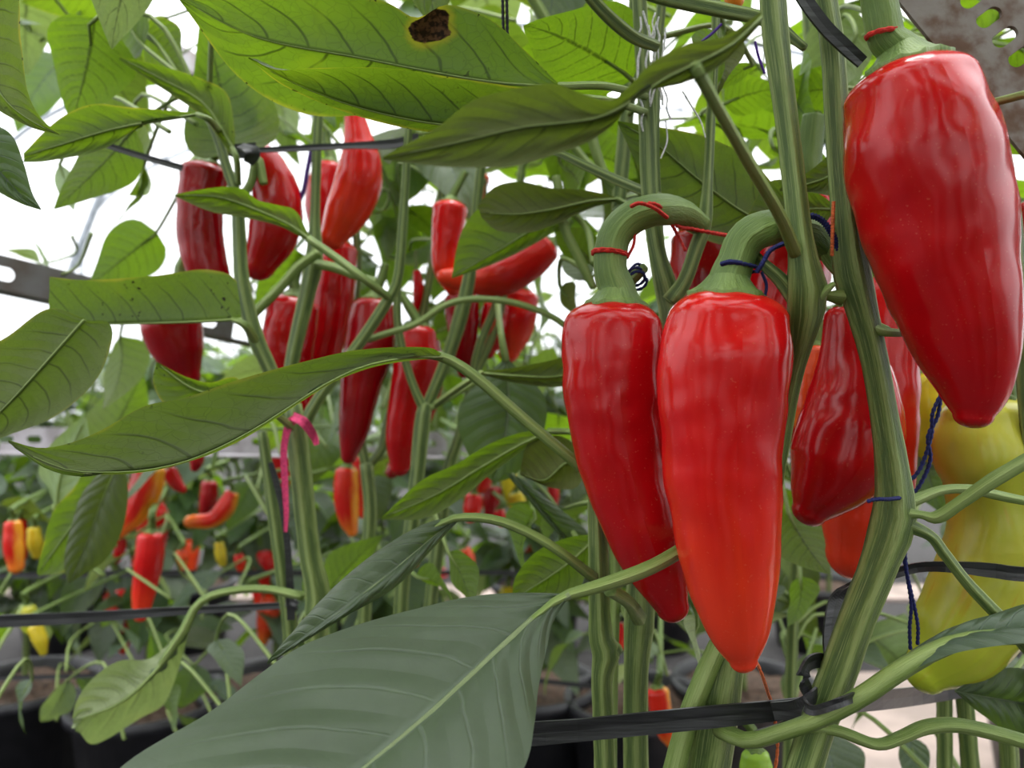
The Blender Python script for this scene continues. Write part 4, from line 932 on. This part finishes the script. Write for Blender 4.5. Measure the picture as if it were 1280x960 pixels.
# unseen overhead leaves, added to block sky and put dark gaps in reflections
R = random.Random(11)
for k in range(140):
    Bp = Vector((R.uniform(-.8, 1.0), R.uniform(-.42, .30), R.uniform(1.16, 1.7))) if k < 80 else Vector((R.uniform(-.15, .6), R.uniform(-.40, .12), R.uniform(1.12, 1.45)))
    T = Bp + Vector((R.uniform(-1, 1), R.uniform(-.6, 1), R.uniform(-.7, .2))).normalized() * R.uniform(.10, .15)
    min(BACK, key=lambda q: (q.near(Bp) - Bp).length).gleaf(Bp, T, Vector((R.uniform(-.4, .4), R.uniform(-.4, .4), 1)), R.choice(['leaf', 'leaf_dark', 'leaf_olive']))
FP = [
 ('half ripe orange red pepper with yellow tip, largest of the far row', [(187, 588, 19), (182, 612, 20), (170, 638, 18), (150, 662, 11)], 1.15, 'half'),
 ('short bright red pepper hanging straight above the black strap', [(189, 672, 16), (187, 700, 17), (180, 740, 14), (176, 768, 9)], 1.12, 'scarlet'),
 ('dark red pepper overlapped by the half ripe orange one', [(160, 620, 8), (150, 645, 10), (142, 660, 6)], 1.25, 'crimson'),
 ('thin red pepper hanging below the half ripe orange one', [(152, 675, 6), (149, 690, 7), (147, 700, 4)], 1.3, 'red'),
 ('orange red pepper curving to a yellow end beneath the steel rail', [(290, 618, 9), (282, 635, 12), (265, 650, 10), (238, 652, 8)], 1.2, 'half'),
 ('red pepper in shade behind the curving half ripe one', [(262, 605, 10), (260, 630, 11), (256, 648, 7)], 1.35, 'crimson'),
 ('red pepper hooked beside the half ripe orange one', [(212, 590, 9), (220, 604, 8), (228, 612, 5)], 1.2, 'red'),
 ('dark red pepper poking out under the long folded leaf', [(246, 560, 8), (246, 575, 9), (244, 584, 6)], 1.0, 'crimson'),
 ('flame coloured pepper with yellow edge below the slender dark one', [(434, 590, 14), (433, 620, 15), (436, 650, 12), (440, 664, 7)], 1.1, 'half'),
 ('red pepper hanging close behind the flame coloured one', [(450, 575, 11), (452, 610, 12), (453, 640, 8)], 1.2, 'scarlet'),
 ('orange and yellow pepper by the picture edge above the thin strap', [(16, 655, 10), (17, 685, 12), (20, 708, 9)], 1.25, 'half'),
 ('red pepper pressed against the orange and yellow one', [(26, 652, 7), (28, 675, 8), (29, 695, 5)], 1.32, 'red'),
 ('yellow pepper hanging beside the orange and yellow one', [(43, 662, 8), (44, 680, 9), (46, 694, 5)], 1.3, 'yellow'),
 ('yellow pepper with pointed tip just under the black strap', [(44, 785, 9), (50, 800, 9), (54, 815, 5)], 1.2, 'yellow'),
 ('yellow pepper with red cheek half hidden by the black strap', [(33, 762, 11), (34, 772, 12), (36, 784, 8)], 1.25, 'lime'),
 ('small yellow orange pepper low under the curving half ripe one', [(226, 690, 6), (228, 698, 7), (229, 704, 5)], 1.35, 'orange'),
 ('slim yellow pepper pointing down below the steel rail', [(274, 680, 6), (276, 695, 7), (278, 704, 5)], 1.35, 'yellow'),
 ('small red pepper beside the slim yellow one', [(298, 695, 6), (300, 703, 7), (301, 710, 5)], 1.4, 'scarlet'),
 ('red pepper behind the leaning stem with pink tape', [(345, 620, 8), (350, 645, 9), (352, 662, 6)], 1.2, 'scarlet'),
 ('red pepper at the upper edge of the cluster under the hanging broad leaf', [(606, 590, 14), (598, 604, 14), (592, 614, 9)], 1.2, 'scarlet'),
 ('bright red pepper at the middle of the cluster under the hanging broad leaf', [(592, 622, 11), (590, 636, 12), (588, 646, 8)], 1.15, 'scarlet'),
 ('dark red pepper at the side of the cluster under the hanging broad leaf', [(616, 612, 11), (614, 628, 11), (612, 640, 7)], 1.25, 'crimson'),
 ('lowest small red pepper of the cluster under the hanging broad leaf', [(624, 640, 7), (626, 648, 7), (627, 654, 5)], 1.2, 'scarlet'),
 ('yellow pepper beside the red cluster, over the bright leaf', [(645, 620, 10), (648, 632, 10), (650, 642, 7)], 1.25, 'yellow'),
 ('small red pepper between the steel rail and the straight knotted stem', [(690, 600, 6), (692, 620, 7), (692, 632, 5)], 1.2, 'red'),
 ('red pepper behind the lower end of the bright folded leaf', [(520, 672, 8), (522, 690, 8), (518, 704, 5)], 1.15, 'scarlet'),
 ('orange pepper low beside the broad green leaf near the big dark leaf', [(580, 690, 10), (584, 700, 10), (588, 708, 7)], 1.3, 'orange'),
 ('orange red pepper turning yellow below the bottom strap', [(822, 865, 14), (826, 890, 14), (833, 915, 12), (838, 926, 8)], .95, 'half'),
 ('small red pepper between the two straight knotted stems', [(773, 780, 6), (774, 795, 7), (776, 808, 5)], .95, 'scarlet'),
 ('small red pepper near the far end of the left strap', [(320, 735, 6), (322, 745, 6), (322, 752, 4)], 1.3, 'scarlet'),
]
for k, (lb, ax, D, mt) in enumerate(FP):
    D *= .88
    x0, y0, r0 = ax[0]; top = P(x0, y0, D); rs = max(2.5, r0 * .28)
    q = min((q for pl in FAR for q in pl.pts if q.z > top.z + .01), key=lambda q: (q - top).length)
    far = q if (q - top).length < .3 else top + (q - top).normalized() * .3
    pepper(lb, ax, D, mt, [(x0 + 1, y0 - r0 * 1.3, rs), (x0 + 3, y0 - r0 * 2.2, rs), (*to_px(far)[:2], rs * .7 * D / far.y, far.y)], seed=60 + k, rings=16, sides=16, group='peppers of the background row', name={'yellow': 'yellow_pepper', 'lime': 'yellow_pepper', 'orange': 'orange_pepper', 'half': 'orange_pepper'}.get(mt, 'red_pepper'))
# small ones scattered over the distant rows
R = random.Random(5)
PROTO = {}
for col, nm in (('red', 'red_pepper'), ('orange', 'orange_pepper'), ('yellow', 'yellow_pepper')):
    V = []; UV = []; Fc = []; n = 12
    prof = [(0.002, .02), (.3, .0), (.42, -.12), (.44, -.3), (.38, -.55), (.28, -.75), (.14, -.92), (.004, -1.0)]
    for i, (q, z) in enumerate(prof):
        for j in range(n + 1): V.append((q * .5 * math.cos(6.2832 * j / n), q * .5 * math.sin(6.2832 * j / n), z)); UV.append((j / n, -z))
    for i in range(len(prof) - 1):
        for j in range(n): Fc.append((i * 13 + j, i * 13 + j + 1, (i + 1) * 13 + j + 1, (i + 1) * 13 + j))
    fl = make_mesh('flesh', V, Fc, M[{'red': 'scarlet', 'orange': 'orange', 'yellow': 'yellow'}[col]], UV)
    T = tube_geo([(0, 0, -.02, .09), (0, 0, .06, .06), (.03, 0, .3, .045), (.1, 0, .5, .05)], 8, 6)
    PROTO[col] = (nm, fl, make_mesh('stalk', T[0], T[1], M['stalk'], T[2]))
for k in range(46):
    col = R.choice(['red', 'red', 'red', 'orange', 'yellow']); nm, fl, sk = PROTO[col]
    while True:
        q = R.choice(R.choice(DIST if k % 3 else FAR).pts); px, py, D = to_px(q)
        if -20 < px < (760 if k < 36 else 1300) and 520 < py < 720: break
    s = R.uniform(.09, .13); loc = q + Vector((R.uniform(-.04, .04), -.03, -.5 * s))
    o = empty(nm, loc, 'small %s pepper hanging among the leaves of the distant rows' % col, 'pepper', 'small %s peppers of the distant rows' % col)
    o.rotation_euler = (R.uniform(-.25, .25), R.uniform(-.25, .25), R.uniform(0, 6)); o.scale = (s, s, s)
    link_mesh('flesh', fl, o); link_mesh('stalk', sk, o)

# ------------------------------------------------------------------ straps, twine, yarn
strap('wide black plastic strap stretched along the bottom, knotted round the ribbed stem', [
    ('band', [(400, 938, 15, .385), (640, 919, 15, .375), (720, 913, 14, .378), (800, 905, 14, .38), (880, 897, 14, .382), (960, 889, 13, .385), (1030, 881, 12, .392), (1100, 875, 12, .43), (1160, 868, 11, .48), (1230, 856, 11, .51), (1320, 840, 11, .53), (1700, 775, 11, .58)]),
    ('knot', [(966, 889, 11, .378), (1000, 886, 12, .372), (1012, 872, 9, .365), (1004, 850, 9, .36), (1010, 830, 9, .362), (1028, 826, 9, .372), (1036, 842, 8, .385)]),
    ('knot', [(1038, 850, 10, .385), (1020, 868, 9, .362), (1006, 880, 8, .356), (1018, 888, 6, .350), (1050, 878, 6, .338), (1080, 866, 6, .352)]),
    ('loop', [(1086, 722, 6, .372), (1066, 730, 7, .39), (1048, 745, 9, .395), (1040, 775, 10, .39), (1038, 805, 10, .385), (1040, 835, 9, .38)], {'up': (1, 0.3, 0)}),
    ('tail', [(1000, 896, 6, .385), (975, 910, 6, .39), (940, 920, 5, .395)])], .38)
strap('narrow black plastic strap passing in front of the yellow green pepper', [('band', [(1080, 728, 4, .41), (1110, 719, 6, .405), (1150, 709, 6, .40), (1195, 709, 7, .39), (1240, 713, 9, .385), (1310, 720, 9, .38), (1650, 740, 9, .38)])], .39)
strap('black plastic strap stretched in the open gap beside the thin leaning plant', [('band', [(-400, 800, 8, .66), (-40, 779, 8), (100, 772, 7), (220, 764, 5), (352, 757, 4)]), ('loop', [(352, 757, 4), (362, 752, 4, .61), (372, 757, 4, .60), (362, 764, 4, .64)])], .64)
strap('short black strap tying the top of the pinkish peppers, knotted in the middle', [
    ('band', [(126, 179, 4), (160, 190, 4), (200, 202, 4), (228, 210, 4)]),
    ('knot', [(283, 187, 7), (300, 189, 9), (320, 188, 10)]), ('knot', [(300, 182, 6, .58), (316, 190, 9, .575), (310, 204, 6, .58)], {'up': (1, 0, 0)}),
    ('band', [(318, 188, 3), (380, 185, 4), (440, 182, 4), (490, 180, 6), (524, 172, 6)])], .60)
strap('black plastic strap slanting down to the stalk of the largest pepper', [('band', [(985, -40, 8), (1003, -5, 9), (1030, 32, 9), (1056, 58, 9), (1078, 78, 8)])], .352, up=(.7, 0, .7))
strap('thin black tie hanging along the thin leaning plant', [('band', [(338, 578, 3), (346, 605, 4), (354, 640, 4), (360, 690, 4), (363, 745, 5), (364, 775, 5)])], .61, up=(1, 0, 0.2))
strap('thin dark strap of the background row beneath the hanging peppers', [('band', [(-60, 720, 4), (200, 717, 4), (500, 716, 3), (760, 716, 3)])], 1.32)
strap('thin dark strap low in the background near the pots', [('band', [(-60, 850, 3), (200, 842, 3), (500, 836, 3), (760, 860, 3)])], 1.2)
strap('bright pink tape tied at the fork of the stout pale stem', [
    ('ribbon', [(374, 522, 6), (362, 530, 5), (355, 560, 4), (356, 600, 4), (358, 640, 3), (357, 665, 2)], {'up': (1, 0, 0)}),
    ('ribbon', [(366, 520, 5), (380, 528, 6, .555), (392, 545, 5), (396, 556, 3)], {'up': (.6, 0, .8)})], .565, 'pink_tape', 'tape', 'pink')
yarn('red_yarn', 'red yarn wound round the arched stalk and stretched to the forked stem', 'yarn', [
    ring(763, 316, 22, .405, .12, .45, 2.2, 1.6, .12),
    [(784, 322, 2), (792, 306, 2), (793, 290, 2), (790, 278, 2)], [(789, 258, 2.5, .385), (800, 254, 2.5, .38), (818, 260, 2.5, .385), (834, 272, 2.5, .40)], [(800, 254, 2, .40), (822, 256, 2.2, .395), (836, 274, 2.5, .41), (848, 296, 2, .42), (857, 314, 1.8, .42)],
    [(836, 274, 2.5, .41), (850, 284, 2.5, .42), (864, 286, 2.5, .425), (890, 291, 2.5, .425), (922, 296, 2.5, .40)]], .402, 'red_y')
yarn('navy_twine', 'navy twine round the stalk of the central red pepper and up to the ribbed stem', 'twine', [
    ring(924, 334, 25, .352, .12, .4, 2.4, 1.1), [(902, 330, 3, .334), (914, 327, 3, .329), (928, 329, 3, .328)], [(946, 340, 3, .345), (954, 328, 3, .342), (962, 314, 3, .342), (976, 306, 3, .342), (990, 302, 2.5, .345)], [(952, 340, 2), (958, 356, 2), (956, 372, 2)]], .35, 'navy')
yarn('blue_yarn', 'dark blue yarn looped over the green knob beside the orange string', 'yarn', [[(1004, 272, 3), (1016, 270, 4), (1030, 278, 4), (1042, 296, 4), (1048, 314, 3)]], .362, 'navy')
yarn('orange_string', 'short orange string hanging beside the upright ribbed stem', 'string', [[(1042, 252, 2.2), (1041, 280, 2.4), (1040, 320, 2.2)]], .356, 'orange_y')
yarn('orange_string', 'orange string hanging below the tip of the central red pepper', 'string', [[(942, 818, 1.8), (952, 842, 2), (960, 866, 2, .39), (966, 885, 2, .40), (972, 930, 2, .40), (968, 970, 2, .40)]], .365, 'orange_y')
yarn('red_thread', 'thin red thread tied round the thick stalk of the largest pepper', 'thread', [ring(1106, 42, 24, .335, -.18, .5, 2.4, 1.5, .1)], .335, 'red_y')
yarn('navy_twine', 'twisted navy twine hanging in front of the yellow pepper with orange blush', 'twine', [
    [(1180, 486, 2.4), (1166, 516, 2.4), (1164, 545, 2.4), (1150, 586, 2.4), (1130, 608, 2.4)], [(1177, 488, 2.4), (1172, 520, 2.4), (1160, 546, 2.4), (1163, 575, 2.4), (1150, 606, 2.4), (1136, 622, 2.4)], [(1128, 622, 2.4, .36), (1110, 624, 2.4, .345), (1096, 624, 2.6, .342), (1084, 627, 2.4, .342)],
    [(1130, 690, 2.2), (1132, 710, 2.2), (1140, 745, 2.2), (1147, 780, 2.2), (1147, 806, 2.2)], [(1131, 690, 2.2), (1134, 720, 2.2), (1139, 755, 2.2), (1137, 785, 2.2), (1138, 812, 2.2)]], .385, 'navy')
yarn('black_twine', 'doubled dark twine hanging from the top between two leaves', 'twine', [[(628, -30, 2), (629, 30, 2), (632, 70, 2), (641, 110, 2)], [(633, -30, 2), (634, 30, 2), (635, 60, 2), (641, 108, 2)]], .43, 'black_y')
yarn('navy_twine', 'navy twine loop round a cut stub near the red yarn', 'twine', [ring(792, 344, 12, .43, -.5, 1.6, 2, 2.0, .3), [(780, 352, 2), (786, 340, 2), (796, 330, 2), (806, 334, 2)]], .43, 'navy')
h3.stem([(782, 358, 6, .44), (794, 344, 8, .435), (806, 334, 6, .43)], name='cut_stub', mat='twig', n=10)
rw = random.Random(3)
ws = []
for dx in (-12, -8, -2, 4, 8, 12, 15):
    x = 812 + dx; row = []
    for y in range(28 + rw.randint(-14, 10), 150 + rw.randint(-50, 45), 13):
        x += rw.uniform(-5, 5) + (y > 100) * 1.5; row.append((x, y, rw.uniform(.9, 1.7)))
    ws.append(row)
yarn('white_string', 'frayed white strings tangled round the tall stem behind the dark leaf', 'string', ws + [[(832, 150, 1.0), (834, 176, 1.0), (826, 198, 1.0)], [(853, 114, 1.2), (864, 132, 1.3), (876, 152, 1.0), (882, 172, .8)]], .43, 'white_y', False)
yarn('violet_yarn', 'violet yarn dangling beside the slim stem and the wrinkled pepper', 'yarn', [[(389, 188, 3), (384, 214, 3), (380, 236, 3), (374, 252, 3)]], .66, 'violet')
yarn('violet_yarn', 'violet yarn above the closest dark leaf', 'yarn', [[(902, 30, 1.6), (890, 42, 1.8), (877, 52, 1.6)]], .42, 'violet')
yarn('violet_yarn', 'thin violet yarn hanging near the tall fat stem', 'yarn', [[(944, 52, 1.6), (948, 70, 1.8), (956, 92, 1.6)]], .40, 'violet')
